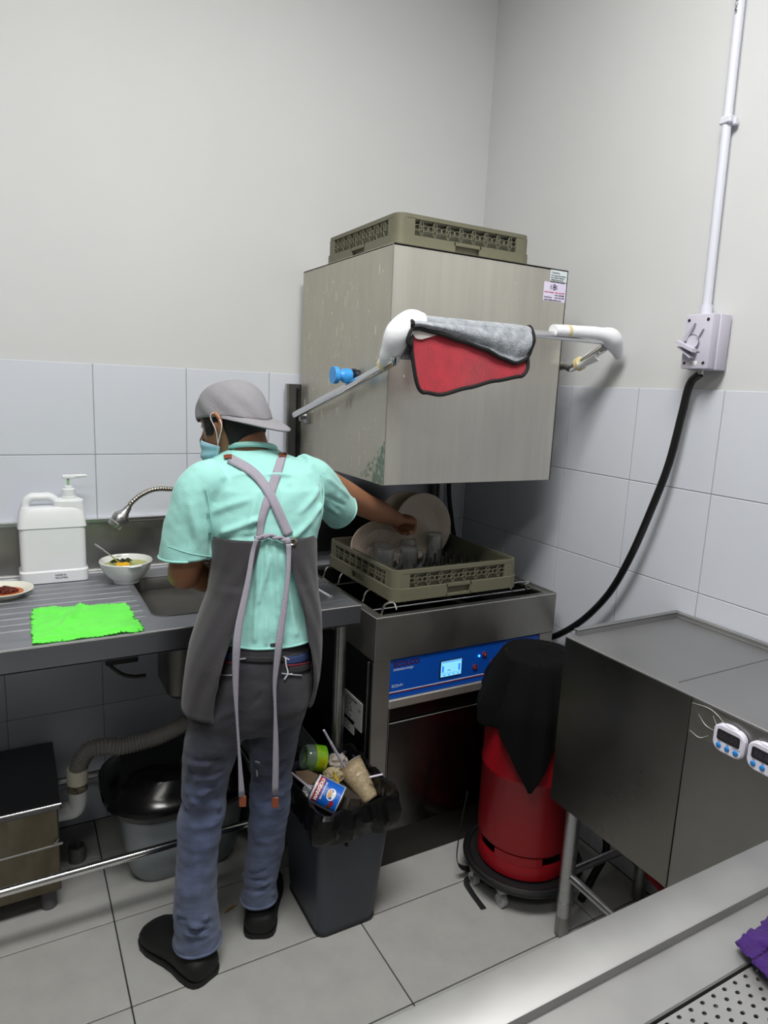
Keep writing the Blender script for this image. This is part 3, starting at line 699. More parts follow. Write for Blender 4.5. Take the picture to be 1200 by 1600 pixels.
# ---------------- racks ----------------
M_olive = mat('olive_plastic', (104, 102, 84), .5, var=.03)
M_olive_d = mat('olive_plastic_shaded', (84, 84, 72), .55)  # darker copy of the olive; shade inside the rack put into colour
def make_rack(nm, label, M, pegs):
    t = thing(nm, label, 'dish rack', M=M, group='olive green dishwasher racks')
    S, Hh, s = .5, .1, .006
    def rect(z, k, r=.03): return [V((S/2+x, S/2+y, z)) for x, y in rr(S-2*k, S-2*k, r, 5)]
    # rim and lower band
    obj('rim', G().loft([rect(.088, .004), rect(.100, .004), rect(.100, .012, .024), rect(.088, .012, .024)], False, False, loop=True), M_olive, t, local=True)
    g = G()
    band = G()
    for q in range(4):
        Mq = T((S/2, S/2, 0)) @ Matrix.Rotation(q*PI/2, 4, 'Z') @ T((-S/2, -S/2, 0))
        band.box((.03, 0, 0), (.205, .008, .042), .001, M=Mq).box((.295, 0, 0), (S-.03, .008, .042), .001, M=Mq)
        band.box((.2, 0, .032), (.3, .008, .042), M=Mq).box((.2, 0, 0), (.3, .008, .008), M=Mq).box((.2, .012, 0), (.3, .016, .042), M=Mq)
        # rounded corner
        A = [(.03-.03*math.cos(a), .03-.03*math.sin(a)) for a in [k*PI/12 for k in range(7)]]
        B = [(.03-.022*math.cos(a), .03-.022*math.sin(a)) for a in [k*PI/12 for k in range(7)]][::-1]
        band.prism(A+B, 0, .042, Mq)
        A2 = [(.03-.026*math.cos(a), .03-.026*math.sin(a)) for a in [k*PI/12 for k in range(7)]]
        band.prism([(.004, .062)]+A2+[(.062, .004), (.062, .012)]+B[:]+[(.012, .062)], .042, .089, Mq)
        lat = G()
        n = 8; W0, W1 = .062, S-.062; st = (W1-W0)/n
        for k in range(n):
            cx = W0+st*(k+.5)
            for (ex, ez, ox) in ((.0075, .021, 0), (st*.27, .0075, -st*.27+.0), (st*.27, .0075, st*.27)):
                pts = [Mq @ V((cx+ox+ex*math.cos(2*PI*j/14), .0065, .0655+ez*math.sin(2*PI*j/14))) for j in range(14)]
                lat.tube(pts, .0013, sub=1, n=5, loop=True, cap=False)
            lat.box((cx-.001, .008, .042), (cx+.001, .022, .089), M=Mq)
        obj('lattice_panel', lat, M_olive, t, local=True)
        g.box((.02, .022, .004), (S-.02, .025, .098), M=Mq)
    obj('frame', band, M_olive, t, local=True, ang=.5)
    obj('inner_wall', g, M_olive_d, t, local=True)
    g = G()
    for k in range(10):
        p = .04+k*.42/9
        g.box((p-.002, .02, .004), (p+.002, S-.02, .011)).box((.02, p-.002, .004), (S-.02, p+.002, .011))
    obj('base_grid', g, M_olive_d, t, local=True)
    if pegs:
        me = None
        for i in range(9):
            for j in range(9):
                x, y = .05+i*.05, .05+j*.05
                if me is None:
                    o = obj('peg', G().lathe([(.0075, .008), (.0055, .055), (.004, .062), (0, .062)], n=8), mat('dark_peg_plastic', (62, 62, 56), .4), t, local=True); me = o.data
                else: o = link('peg', me, t, True)
                o.location = (x, y, 0)
    return t
make_rack('dish_rack', 'empty olive green dishwasher rack lying on top of the raised hood', T((-.772, -.645, 2.0)), False)
RK = make_rack('dish_rack', 'olive green peg rack full of plates and glass mugs above the open tank', T((-.752, -.688, .942)), True)
RZ = .942+.012
# plates in the rack
def plate(M, R, sx, label, m, nm='dinner_plate'):
    t = thing(nm, label, 'plate', M=M, group='plates standing in the dishwasher rack')
    obj('plate_body', G().lathe([(0, 0), (R*.55, 0), (R*.6, .002), (R*.66, .008), (R*.98, .018), (R, .020), (R*.985, .0225), (R*.66, .012), (R*.58, .006), (0, .005)], n=56, sy=sx), m, t, local=True)
    return t
M_pl = mat('ivory_plate', (205, 190, 172), .3, var=.03, vscale=5)
def stand(x, y, R, sx=1, tilt=8, yaw=0):
    M = T((x, y, RZ+R*sx)) @ Matrix.Rotation(math.radians(yaw), 4, 'Z') @ Matrix.Rotation(math.radians(90-tilt), 4, 'X')
    return M
plate(stand(at(657, 820, 'y', -.262).x, -.262, .128), .128, 1, 'round ivory dinner plate at the right with the fist in front of it', M_pl)
plate(stand(at(630, 820, 'y', -.222).x, -.222, .130), .130, 1, 'ivory dinner plate standing behind the round one, only its upper left rim showing', M_pl)
plate(stand(at(590, 865, 'y', -.318).x-.0, -.330, .128, .70, 6), .128, .70, 'oval ivory platter at the left end of the rack below the forearm', mat('stained_platter', (205, 190, 174), .3, col2=(176, 156, 140), vscale=14), 'oval_platter')
plate(stand(at(627, 860, 'y', -.30).x, -.296, .125, .70, 6), .125, .70, 'oval ivory platter half hidden behind the glass mugs under the fist', M_pl, 'oval_platter')
# mugs
M_glass = mat('clear_glass', (242, 245, 245), .07, trans=.90, ior=1.45, bump=.35, bscale=120)
mugs = [(-.628, -.385, 165, 'glass mug upside down at the left of the rack with its handle to the left'),
        (-.653, -.452, -20, 'glass mug upside down nearest the rack corner with its handle to the right'),
        (-.505, -.362, 165, 'glass mug upside down in the back row with its handle to the left'),
        (-.560, -.455, -20, 'glass mug upside down in the middle front with its handle to the right')]
mg = None
for x, y, a, lab in mugs:
    M = T((x, y, RZ+.0)) @ Matrix.Rotation(math.radians(a), 4, 'Z')
    if mg is None:
        mg = thing('glass_mug', lab, 'mug', M=M, group='glass mugs upside down in the rack')
        obj('cup_wall', G().lathe([(.033, 0), (.034, .002), (.031, .05), (.030, .098), (.027, .103), (0, .103), (0, .094), (.024, .094), (.027, .09), (.0285, .05), (.0315, .002), (.033, 0)], n=32), M_glass, mg, local=True)
        obj('handle', G().tube([(.029, 0, .085), (.046, 0, .084), (.056, 0, .066), (.053, 0, .045), (.040, 0, .030), (.030, 0, .027)], [.0055, .0052, .0052, .0052, .005, .005], n=10), M_glass, mg, local=True)
    else: dup(mg, M, lab)
tm = thing('glass_tumbler', 'tall glass upside down standing apart in front of the round plate', 'glass', M=T((-.379, -.345, RZ)), group='glass tumblers upside down in the rack')
obj('cup_wall', G().lathe([(.031, 0), (.032, .002), (.029, .06), (.028, .112), (.025, .117), (0, .117), (0, .107), (.022, .107), (.025, .10), (.0265, .05), (.0295, .002), (.031, 0)], n=32), M_glass, tm, local=True)

# black hose behind the machine
P = [V((-.045, -.03, 1.30)), at(701, 765, 'y', -.09), at(707, 790, 'y', -.09), at(714, 815, 'y', -.09), at(722, 850, 'y', -.09)]
P = [V((-.10, -.03, 1.33)), V((-.115, -.035, 1.25)), V((-.11, -.035, 1.15)), V((-.085, -.035, 1.03)), V((-.05, -.035, .85)), V((-.05, -.035, .5))]
solo('supply_hose', G().tube(P, .010), M_rubber, 'black supply hose hanging in the corner behind the dishwasher column', 'hose')

# ---------------- towel on the handle ----------------
def lerpc(pts, u):
    for (a, va), (b_, vb) in zip(pts, pts[1:]):
        if u <= b_:
            k = (u-a)/(b_-a) if b_ > a else 0; k = k*k*(3-2*k)*.5+k*.5; return va+(vb-va)*k
    return pts[-1][1]
t = thing('drying_towel', 'red and grey double-faced microfibre towel with black edging hung on the hood handle', 'towel', (-.68, HBY, zb))
Yr = HBY-.020
def pz(u, v, y=Yr): p = at(u, v, 'y', y); return p.x, p.z
# red sheet, from the bar down
xl, xr = pz(646, 530)[0], pz(826, 530)[0]
bot = [pz(*q) for q in ((646, 560), (650, 596), (658, 612), (685, 617), (730, 606), (775, 595), (812, 588), (823, 582), (827, 566))]
bl = [((x-xl)/(xr-xl), z) for x, z in bot]; bl[0] = (0, bl[0][1]); bl[-1] = (1, bl[-1][1])
def red(u, v):
    x = xl+(xr-xl)*u; zb_ = lerpc(bl, u); z = zb+.004+(zb_-zb-.004)*v
    x -= .012*(1-v)*(1-u)
    return V((x, Yr+.006+.004*math.sin(9*u+2*v)*v-.006*v, z))
M_red = mat('crimson_microfibre', (176, 26, 46), .85, col2=(150, 22, 40), vscale=20, bump=.3, bscale=160, sheen=.6)
o = obj('red_face', G().grid(red, 48, 24), M_red, t); md = o.modifiers.new('s', 'SOLIDIFY'); md.thickness = .004
obj('sewn_label', G().grid(lambda u, v: red(.015+.20*u, .02+.12*u*0+(.30-.14*u)*v)+V((0, -.0045, 0)), 8, 5), mat('pale_label', (205, 198, 194), .7), t)
M_pip = mat('black_piping', (14, 14, 15), .7, bump=.4, bscale=300)
obj('piping', G().tube([red(0, v)+V((0, -.003, 0)) for v in (.1, .4, .7, .9)]+[red(u/24, 1)+V((0, -.003, 0)) for u in range(1, 24)]+[red(1, v)+V((0, -.003, 0)) for v in (.9, .6, .3)], .0055, sub=3, n=8), M_pip, t)
# grey flap over the bar: back side, over the top, front down to the slanted edge
xg0, xg1 = pz(641, 500)[0], pz(832, 520)[0]
Yg = HBY-.030
ge = [(0, pz(641, 514, Yg)[1]), (.06, pz(650, 512, Yg)[1]), (.2, pz(678, 519, Yg)[1]), (.4, pz(716, 532, Yg)[1]), (.6, pz(752, 545, Yg)[1]), (.75, pz(782, 559, Yg)[1]), (.87, pz(805, 567, Yg)[1]), (.95, pz(820, 565, Yg)[1]), (1, pz(828, 556, Yg)[1])]
rb_ = .019
def grey(u, v):
    x = xg0+(xg1-xg0)*u; ez = lerpc(ge, u)
    if v < .25: y = HBY+rb_+.004; z = zb-.10+.10*(v/.25)
    elif v < .5:
        a = (v-.25)/.25*PI; y = HBY+rb_*math.cos(a)*1.2; z = zb+rb_*math.sin(a)
    else:
        k = (v-.5)/.5; y = HBY-rb_*1.2-(.012)*math.sin(PI*min(1, k*1.2))*1; z = zb+(ez-zb)*k; x -= .006*k*(u > .9)
    x += -.01*u*max(0, v-.5)
    p = V((x, y, z)); p.y -= .004*nz(p, 18); p.z += .003*nz(p, 14, 3)*(v > .3)*(v < .6); return p
M_grey = mat('grey_plush', (178, 183, 190), .95, col2=(126, 133, 144), vscale=45, bump=1.0, bscale=260, sheen=.5, detail=8)
o = obj('grey_face', G().grid(grey, 60, 60), M_grey, t); md = o.modifiers.new('s', 'SOLIDIFY'); md.thickness = .005
L_ = [grey(u/30, 1) for u in range(31)]
obj('piping', G().tube([grey(0, v) for v in (.3, .4, .5, .6, .7, .85)]+L_+[grey(1, v) for v in (.85, .7, .6, .5, .4, .3)], .0055, sub=3, n=8), M_pip, t)
a = grey(0, 1)
obj('piping', G().tube([a+V((.004, -.004, .004)), a+V((-.006, -.005, -.010)), a+V((-.008, -.004, -.030)), a+V((.0, -.002, -.040)), a+V((.005, 0, -.02))], .0065, n=8), M_pip, t)
# ---------------- switch, conduit, cable ----------------
sw_c = at(1086, 535, 'x', -.06)
t = thing('isolator_switch', 'pale grey isolator switch box with rotary handle on the right wall', 'switch', (0, -1.09, 1.69))
M_swt = mat('pale_grey_plastic', (196, 193, 208), .45)
a, b_ = at(1063, 575, 'x', -.075), at(1108, 492, 'x', -.075)
y1, y0 = at(1063, 575, 'x', -.075).y, at(1104, 582, 'x', -.075).y
z0, z1 = at(1063, 578, 'x', -.075).z+.003, at(1075, 492, 'x', -.075).z
obj('back_box', G().box((-.045, y0-.004, z0-.002), (-.0005, y1+.002, z1+.001), .004, seg=2), M_swt, t)
obj('front_cover', G().box((-.076, y0, z0), (-.043, y1, z1), .004, seg=2), M_swt, t)
yc = (y0+y1)/2
for y in (y0+.014, y1-.012):
    for z in (z0+.016, z1-.016): obj('screw', G().cyl((-.0775, y, z), (-.074, y, z), .0042, n=12), M_ink, t)
M_swd = mat('shaded_grey_plastic', (176, 174, 188), .5)
cz = (z0+z1)/2+.003
rec = obj('recess_ridge', G().prism([(y1-.004, cz+.004), (y1-.012, cz+.012), (y0+.035, cz+.052), (y0+.040, cz+.034), (y1-.020, cz+.002)], -.0765, -.088, frame((0, 0, 0), (0, 1, 0), (1, 0, 0))@Matrix()), M_swd, t) if False else None
def yz(poly, x0, x1):
    g = G(); A = g.ring([V((x0, y, z)) for y, z in poly]); B = g.ring([V((x1, y, z)) for y, z in poly]); g.bridge(A, B); g.cap(A, True); g.cap(B); return g
obj('ridge', yz([(y1-.004, cz+.002), (y0+.050, cz+.047), (y0+.052, cz+.036), (y1-.016, cz-.002)], -.0765, -.086), M_swd, t)
obj('ridge', yz([(yc-.002, cz+.006), (y0+.022, cz+.030), (y0+.026, cz+.022), (yc-.004, cz-.002)], -.0765, -.084), M_swd, t)
obj('dial', G().cyl((-.074, yc+.008, cz-.004), (-.083, yc+.008, cz-.004), .020, n=28), M_swt, t)
obj('dial_ring', G().tube([(-.083, yc+.008+.020*math.cos(k*PI/10), cz-.004+.020*math.sin(k*PI/10)) for k in range(20)], .0009, sub=1, n=5, loop=True, cap=False), M_ink, t)
obj('rotary_handle', yz([(y1+.006, cz+.002), (y0+.034, cz-.024), (y0+.034, cz-.034), (y1+.004, cz-.008)], -.083, -.104), M_swt, t)
obj('handle_fin', yz([(y1+.002, cz-.016), (y0+.044, cz-.045), (y0+.044, cz-.049), (y1+.002, cz-.020)], -.076, -.098), M_swt, t)
Fs = lambda y, z: frame((-.0768, y, z), (0, -1, 0), (-1, 0, 0))
lettering('IP66', .007, Fs(y1-.022, z0+.044), M_ink, t); lettering('440V~', .005, Fs(y1-.022, z0+.036), M_ink, t); lettering('20A', .006, Fs(yc-.004, z0+.044), M_ink, t)
st = obj('white_tag', G().box((-.0772, yc-.010, z0+.010), (-.075, yc+.016, z0+.022), .002), M_white, t)
lettering('-(K)', .010, frame((-.0774, yc+.015, z0+.012), (0, -1, 0), (-1, 0, 0)), M_ink, st)
obj('cable_gland', G().cyl((-.038, yc+.004, z0+.002), (-.038, yc+.004, z0-.014), .010), M_steel, t)
CYc = at(1101, 490, 'x', -.02).y
t = thing('conduit', 'long white plastic conduit pipe rising from the switch box up the wall', 'conduit', (-.02, CYc, z1))
M_cond = mat('white_conduit', (212, 214, 226), .4)
top = V((-.014, CYc+.004, CEIL)); bt = V((-.014, CYc, z1-.004))
tt = at(1157, 0, 'x', -.014)
dirc = (tt-bt)/(tt.z-bt.z); top = bt+dirc*(CEIL-bt.z)
obj('pipe', G().cyl(bt+dirc*.001, top, .0125, n=24), M_cond, t)
obj('coupler', G().cyl(bt, bt+dirc*.035, .0165, n=24), M_cond, t)
cl = at(1143, 187, 'x', -.014)
pcl = bt+dirc*(cl.z-bt.z)
obj('saddle_clip', G().box(pcl+V((-.016, -.020, -.010)), pcl+V((.0135, .014, .010)), .003).box(pcl+V((.0, -.026, -.014)), pcl+V((.0138, -.012, .004)), .002), M_cond, t)
me = text_mesh('UPVC 20MM', .010)
Mt = frame(bt+dirc*(at(1157, 22, 'x', -.014).z-bt.z)+V((-.0131, -.003, 0)), (0, 0, 1), (-1, 0, 0))
for v in me.vertices: v.co = Mt @ v.co
me.materials.clear(); me.materials.append(M_ink); link('lettering', me, t)
P = [V((-.038, yc+.004, z0-.012)), at(1078, 600, 'x', -.04), at(1066, 645, 'x', -.042), at(1045, 725, 'x', -.05), at(1016, 800, 'x', -.06), at(985, 870, 'x', -.06), at(953, 925, 'x', -.055), at(915, 965, 'x', -.05), at(880, 988, 'x', -.045), at(855, 996, 'x', -.045), V((-.045, -.55, .70))]
solo('power_cable', G().tube(P, .0115, n=14), mat('black_cable', (16, 16, 17), .38), 'thick black power cable hanging in a curve below the wall switch', 'cable')
# ---------------- stainless table on the right ----------------
TX, TY, TZ, TB = -.462, -1.140, .955, .463
YE = -1.86
t = thing('side_table', 'stainless steel boxed table against the right wall with two timers on its front', 'table', (-.23, -1.5, 0))
M_tp = mat('panel_steel', (128, 126, 120), .30, 1, var=.05, vscale=4, rvar=.05)
M_tt = mat('table_top_steel', (148, 148, 149), .48, .8, var=.05, vscale=5, rvar=.05)
sy = at(1080, 1100, 'x', TX).y
obj('front_panel', G().box((TX, sy+.0015, TB), (TX+.012, TY-.001, TZ-.004), .001), M_tp, t)
obj('front_panel', G().box((TX-.001, YE, TB), (TX+.012, sy-.0015, TZ-.004), .001), mat('door_side_steel', (146, 145, 142), .36, 1, var=.06, vscale=6), t)
obj('end_panel', G().box((TX+.012, TY-.012, TB), (-.012, TY, TZ-.004), .001), M_tp, t)
obj('bottom_shelf', G().box((TX+.012, YE, TB), (-.012, TY-.012, TB+.01)), M_tp, t)
obj('top_sheet', G().box((TX+.03, YE, TZ-.012), (-.014, TY-.012, TZ-.004), .0008), M_tt, t)
obj('front_lip', G().box((TX-.001, YE, TZ-.006), (TX+.032, TY+.0, TZ+.000), .0015), M_tt, t)
obj('lip_groove', G().box((TX+.032, YE, TZ-.010), (TX+.036, TY-.014, TZ-.003)), M_ink, t)
obj('end_upstand', G().box((TX+.034, TY-.012, TZ-.006), (-.003, TY, TZ+.014), .0015).box((TX+.034, TY-.012, TZ+.010), (-.003, TY+.004, TZ+.015), .001), M_tt, t)
obj('wall_upstand', G().box((-.016, YE, TZ-.006), (-.003, TY, TZ+.014), .0015).box((-.018, YE, TZ-.004), (-.0155, TY-.012, TZ+.002), .0005), M_tt, t)
obj('sheet_joint', G().box((TX+.036, -1.475, TZ-.0045), (-.016, -1.4735, TZ-.0035)), M_ink, t)
for x, y in ((-.385, -1.165), (-.05, -1.165), (-.385, -1.80), (-.05, -1.80)):
    lg = obj('leg', G().cyl((x, y, .07), (x, y, TB), .0215, n=24).cyl((x, y, .115), (x, y, .119), .0235, n=24), M_steel, t)
    obj('foot', G().lathe([(.0195, .075), (.021, .07), (.021, .006), (.017, 0), (0, 0)], T((x, y, 0)), 24), M_steel_d, lg)
for a, b_ in (((-.385, -1.165, .21), (-.05, -1.165, .21)), ((-.385, -1.165, .205), (-.385, -1.80, .205)), ((-.05, -1.165, .20), (-.05, -1.80, .20))):
    obj('cross_bar', G().cyl(a, b_, .0125), M_steel, t)
obj('hanging_block', G().box((-.225, -1.30, TB-.10), (-.195, -1.27, TB), .004), M_black, t) if False else None
# old tape on the front
g = G()
def tp(u, v): return V((TX-.0018-.0006*abs(nz((u*5, v*5, 0))), sy-.002-.10*u, TZ-.012-.075*v-.0+.004*nz((u*3, v*2, 4))))
obj('clear_tape', G().grid(tp, 16, 10), mat('clear_tape_film', (200, 200, 190), .12, trans=.85, alpha=.45, bump=.8, bscale=60), t)
M_cr = mat('crease_highlight', (210, 210, 200), .3)  # thin pale lines paint the highlights on the crinkled tape
for k, (a, b_, c) in enumerate((((.02, .05), (.5, .02), (.95, .30)), ((.05, .9), (.3, .98), (.5, .8)), ((.55, .15), (.7, .45), (.8, .62)), ((.2, .3), (.4, .5), (.6, .55)), ((.75, .2), (.9, .35), (.97, .6)))):
    obj('crease_highlight', G().tube([tp(*a)-V((.001, 0, 0)), tp(*b_)-V((.001, 0, 0)), tp(*c)-V((.001, 0, 0))], [.0003, .0008, .0003], n=5), M_cr, t)
# timers
M_tim = mat('white_timer_plastic', (224, 222, 236), .35)
M_lcd = mat('dark_lcd', (34, 32, 38), .15)
M_blueb = mat('blue_rubber_button', (40, 132, 214), .4)
def timer(c, lab, digits):
    M = frame(c, (0, -1, 0), (-1, 0, 0))
    M = M @ Matrix.Rotation(0, 4, 'Z')
    t = thing('kitchen_timer', lab, 'timer', M=M, group='white timers stuck on the side table')
    W, Hh, D = .072, .062, .014
    def R(z, k, r): return [V((x, y-.0, z)) for x, y in rr(W-2*k, Hh-2*k, r, 6)]
    obj('case', G().loft([R(0, .003, .018), R(.002, 0, .02), R(D-.003, .0, .02), R(D, .003, .018)]), M_tim, t, local=True)
    obj('ring_bump', G().ball((0, Hh/2-.001, .007), 1, (.018, .006, .006)), M_tim, t, local=True)
    scr = obj('lcd', G().loft([[V((x, y+.007, z)) for x, y in rr(.052-2*k, .025-2*k, .005)] for z, k in ((D-.001, 0), (D+.0004, .0)) ]), M_lcd, t, local=True)
    me = text_mesh(digits, .018, .0001, 'CENTER')
    for v in me.vertices: v.co += V((0, .001, D+.0006))
    me.materials.clear(); me.materials.append(mat('lcd_digit', (62, 60, 66), .3)); link('lettering', me, scr, True)
    for i, s in enumerate(('MIN', 'SEC', 'START/STOP')):
        x = -.019+.0195*i
        obj('button', G().lathe([(.0056, D-.001), (.0054, D+.002), (.004, D+.003), (0, D+.0032)], T((x, -.0165, 0)), 18, sx=1.1 if i == 2 else 1), M_blueb, t, local=True)
        me = text_mesh(s, .0038 if i < 2 else .0032, .0001, 'CENTER')
        for v in me.vertices: v.co += V((x, -.0095, D+.0004))
        me.materials.clear(); me.materials.append(M_ink); link('lettering', me, t, True)
    return t
c1 = at(1140, 1158, 'x', TX-.009)
timer(V((TX-.001, c1.y, c1.z)), 'white kitchen timer with blue buttons nearest the panel seam', '00:00')
c2 = at(1198, 1183, 'x', TX-.009)
timer(V((TX-.001, c1.y-.078, c1.z-.001)), 'white kitchen timer with blue buttons cut off by the right edge of the photo', '88:88')

# ---------------- gas cylinder on its dolly ----------------
gc = at(838, 1290, 'y', -.925); GX, GYc = -.335, -.915
t = thing('cylinder_dolly', 'round black ring dolly with grey castors under the red gas cylinder', 'dolly', (GX, GYc, 0))
obj('ring', G().tube([(GX+.185*math.cos(k*PI/20), GYc+.185*math.sin(k*PI/20), .085) for k in range(40)], .013, sub=1, n=10, loop=True, cap=False), M_black, t)
obj('base_plate', G().lathe([(0, .083), (.178, .083), (.178, .091), (0, .091)], T((GX, GYc, 0)), 48), mat('black_dolly_plate', (30, 30, 32), .35), t)
M_cas = mat('grey_wheel', (168, 168, 170), .4)
for a in (-2.2, -.95, .3, 1.6, 2.9):
    a_ = a
    x, y = GX+.168*math.cos(a_), GYc+.168*math.sin(a_)
    if a == -2.2: p = at(784, 1402, 'z', .03); x, y = p.x, p.y
    cs = obj('castor', G().cyl((x, y, .048), (x, y, .078), .008).lathe([(.017, .052), (.019, .056), (.017, .062), (.008, .066)], T((x, y, 0)), 20).box((x-.012, y-.008, .02), (x-.009, y+.008, .055)).box((x+.009, y-.008, .02), (x+.012, y+.008, .055)), M_steel, t)
    obj('wheel', G().cyl((x-.0085, y, .021), (x+.0085, y, .021), .021, n=24), M_cas, cs)
t = thing('gas_cylinder', 'red steel gas cylinder standing on a wheeled dolly beside the dishwasher', 'gas cylinder', (GX, GYc, .092))
M_gas = mat('red_gas_paint', (134, 10, 22), .38, var=.06, vscale=4)
R0 = .155
prof = [(R0*.90, .17), (R0*.985, .185), (R0, .21), (R0, .42), (R0+.003, .425), (R0+.003, .437), (R0, .442), (R0, .60), (R0*.95, .64), (R0*.75, .67), (R0*.4, .69), (0, .695)]
obj('body', G().lathe(prof, T((GX, GYc, 0)), 56), M_gas, t)
g = G()
g.lathe([(R0*.93, .093), (R0*.97, .10), (R0*.97, .145), (R0*.955, .15), (R0*.92, .15), (R0*.92, .093)], T((GX, GYc, 0)), 56)
for k in range(4):
    a0 = -PI/2-.35+k*PI/2+.55; n_ = 8
    A = [(R0*.965, a0+1.05*j/n_) for j in range(n_+1)]
    for a, b_ in zip(A, A[1:]):
        g.loft([[V((GX+r*math.cos(a_), GYc+r*math.sin(a_), z)) for r, z in ((R0*.93, .148), (R0*.97, .148), (R0*.965, .178), (R0*.91, .178))] for (_, a_) in (a, b_)])
obj('foot_ring', g, M_gas, t)
g = G()
for k in range(3):
    a0 = k*2*PI/3
    for j in range(6):
        g.loft([[V((GX+r*math.cos(a_), GYc+r*math.sin(a_), z)) for r, z in ((.098, .66), (.104, .66), (.108, .79), (.102, .79))] for a_ in (a0+1.5*j/6, a0+1.5*(j+1)/6)])
g.tube([(GX+.108*math.cos(k*PI/12), GYc+.108*math.sin(k*PI/12), .793) for k in range(24)], .007, sub=1, n=8, loop=True, cap=False)
obj('collar', g, M_gas, t)
obj('valve', G().lathe([(.018, .68), (.018, .72), (.026, .73), (.026, .765), (.01, .77), (0, .77)], T((GX, GYc, 0)), 20), mat('brass_valve', (170, 140, 70), .3, 1), t)
# black cloth over it
CT = .806
def bcl(u, v):
    a = 2*PI*u-.6
    tip = math.radians(-131); d1 = abs((a-tip+PI) % (2*PI)-PI)
    side = math.radians(190); d2 = abs((a-side+PI) % (2*PI)-PI)
    L = .14+.23*max(0, 1-d1/.60)+.09*max(0, 1-d2/.8)+.02*math.sin(5*a)
    if d2 < .5: L = max(L, .22)
    rt = .118
    s = v*(rt+L)
    fold = .012*math.sin(7*a+1)+.010*math.sin(11*a+.5)+.006*math.sin(17*a)
    if s < rt: r = s; z = CT-.010*(s/rt)**2+.004*nz((a, s*20, 0), 1); r += 0
    else:
        k = (s-rt)/L; dz = (s-rt); r = rt+.012*(1-math.exp(-dz*20))+min(.052, dz*.35)+fold*min(1, dz*9)+.0
        z = CT-.010-dz*.97
        rb_min = (R0+.006) if z < .64 else .118
        if z < .70: rb_min = .118+(R0+.008-.118)*min(1, (.70-z)/.08)
        r = max(r, rb_min)
    return V((GX+r*math.cos(a), GYc+r*math.sin(a), z))
o = solo('black_cloth', G().grid(bcl, 110, 40, cu=True), mat('black_fabric', (8, 8, 9), .95, spec=.2, bump=.3, bscale=400), 'black fabric draped over the top of the red gas cylinder', 'cloth')
md = o.modifiers.new('s', 'SOLIDIFY'); md.thickness = .003; md.offset = 1
# strap on the floor
P = [V((GX-.150, GYc+.09, .16)), V((GX-.186, GYc+.08, .13)), V((GX-.202, GYc+.06, .07)), at(748, 1366, 'z', .006), at(772, 1385, 'z', .010)]
t = thing('black_strap', 'flat black webbing strap trailing from the dolly onto the floor', 'strap', P[3])
M_web = mat('black_webbing', (20, 20, 22), .7, bump=.4, bscale=300)
obj('webbing', G().tube([V((GX-.17, GYc+.10, .30)), V((GX-.192, GYc+.10, .14)), V((GX-.205, GYc+.075, .06)), at(746, 1362, 'z', .005), at(772, 1388, 'z', .006)], .011, n=8, flat=.12, up=(-.8, .5, .2)), M_web, t)
obj('webbing_tail', G().tube([at(768, 1378, 'z', .004), at(740, 1371, 'z', .004), at(729, 1377, 'z', .010), at(737, 1394, 'z', .003), at(756, 1420, 'z', .003)], .010, n=8, flat=.12, up=(0, 0, 1)), M_web, t)
# gas hoses beyond
solo('gas_hose', G().tube([V((GX+.03, GYc, .77)), V((GX+.17, GYc-.01, .72)), V((GX+.20, GYc-.03, .45)), V((-.125, GYc-.06, .26)), V((-.09, -1.06, .185)), V((-.05, -1.12, .12)), V((-.03, -1.3, .06))], .010), mat('red_rubber_hose', (176, 24, 34), .35), 'red rubber gas hose curving down behind the red cylinder', 'hose')
solo('black_hose', G().tube([V((-.10, -.80, .30)), V((-.10, -.93, .24)), V((-.09, -1.02, .19)), V((-.10, -1.06, .12)), V((-.16, -1.07, .05)), V((-.24, -1.10, .015))], .012), M_rubber, 'black rubber hose looping to the floor behind the dolly', 'hose')

# ---------------- waste bin ----------------
bx0, bx1, by0, by1 = -1.052, -.860, -.862, -.615
tx0, tx1, ty0, ty1 = -1.075, -.835, -.905, -.585; BH = .415
def brect(k, off=0, r=.03, z=None):
    x0, x1, y0, y1 = [a+(b-a)*k for a, b in ((bx0, tx0), (bx1, tx1), (by0, ty0), (by1, ty1))]
    z = BH*k if z is None else z
    return [V(((x0+x1)/2+x, (y0+y1)/2+y, z)) for x, y in rr(x1-x0+2*off, y1-y0+2*off, r, 5)]
t = thing('waste_bin', 'dark grey rectangular waste bin lined with a black bag and full of rubbish', 'bin', ((bx0+bx1)/2, (by0+by1)/2, 0))
BIN = t
M_bin = mat('grey_bin_plastic', (58, 61, 70), .42, var=.02)
obj('body', G().loft([brect(0, -.012, z=0), brect(.0, 0, z=.012), brect(.02, .0), brect(1, 0), brect(1, -.004), brect(.05, -.006)]), M_bin, t)
obj('foot_rim', G().loft([brect(0, -.008, z=0), brect(0, .003, z=.004), brect(0, .003, z=.010), brect(0, -.002, z=.012)]), M_black, t)
M_bag = mat('black_bin_bag', (8, 8, 9), .34, spec=.35, bump=.9, bscale=38)
def bagring(k, off, z, amp, seed):
    R = brect(k, off, .04, z); out = []
    n = len(R); sub = 6
    for i in range(n):
        a, b_ = R[i], R[(i+1) % n]; L = (b_-a).length; m = max(1, int(L/.01))
        out += [a.lerp(b_, j/m) for j in range(m)]
    return out
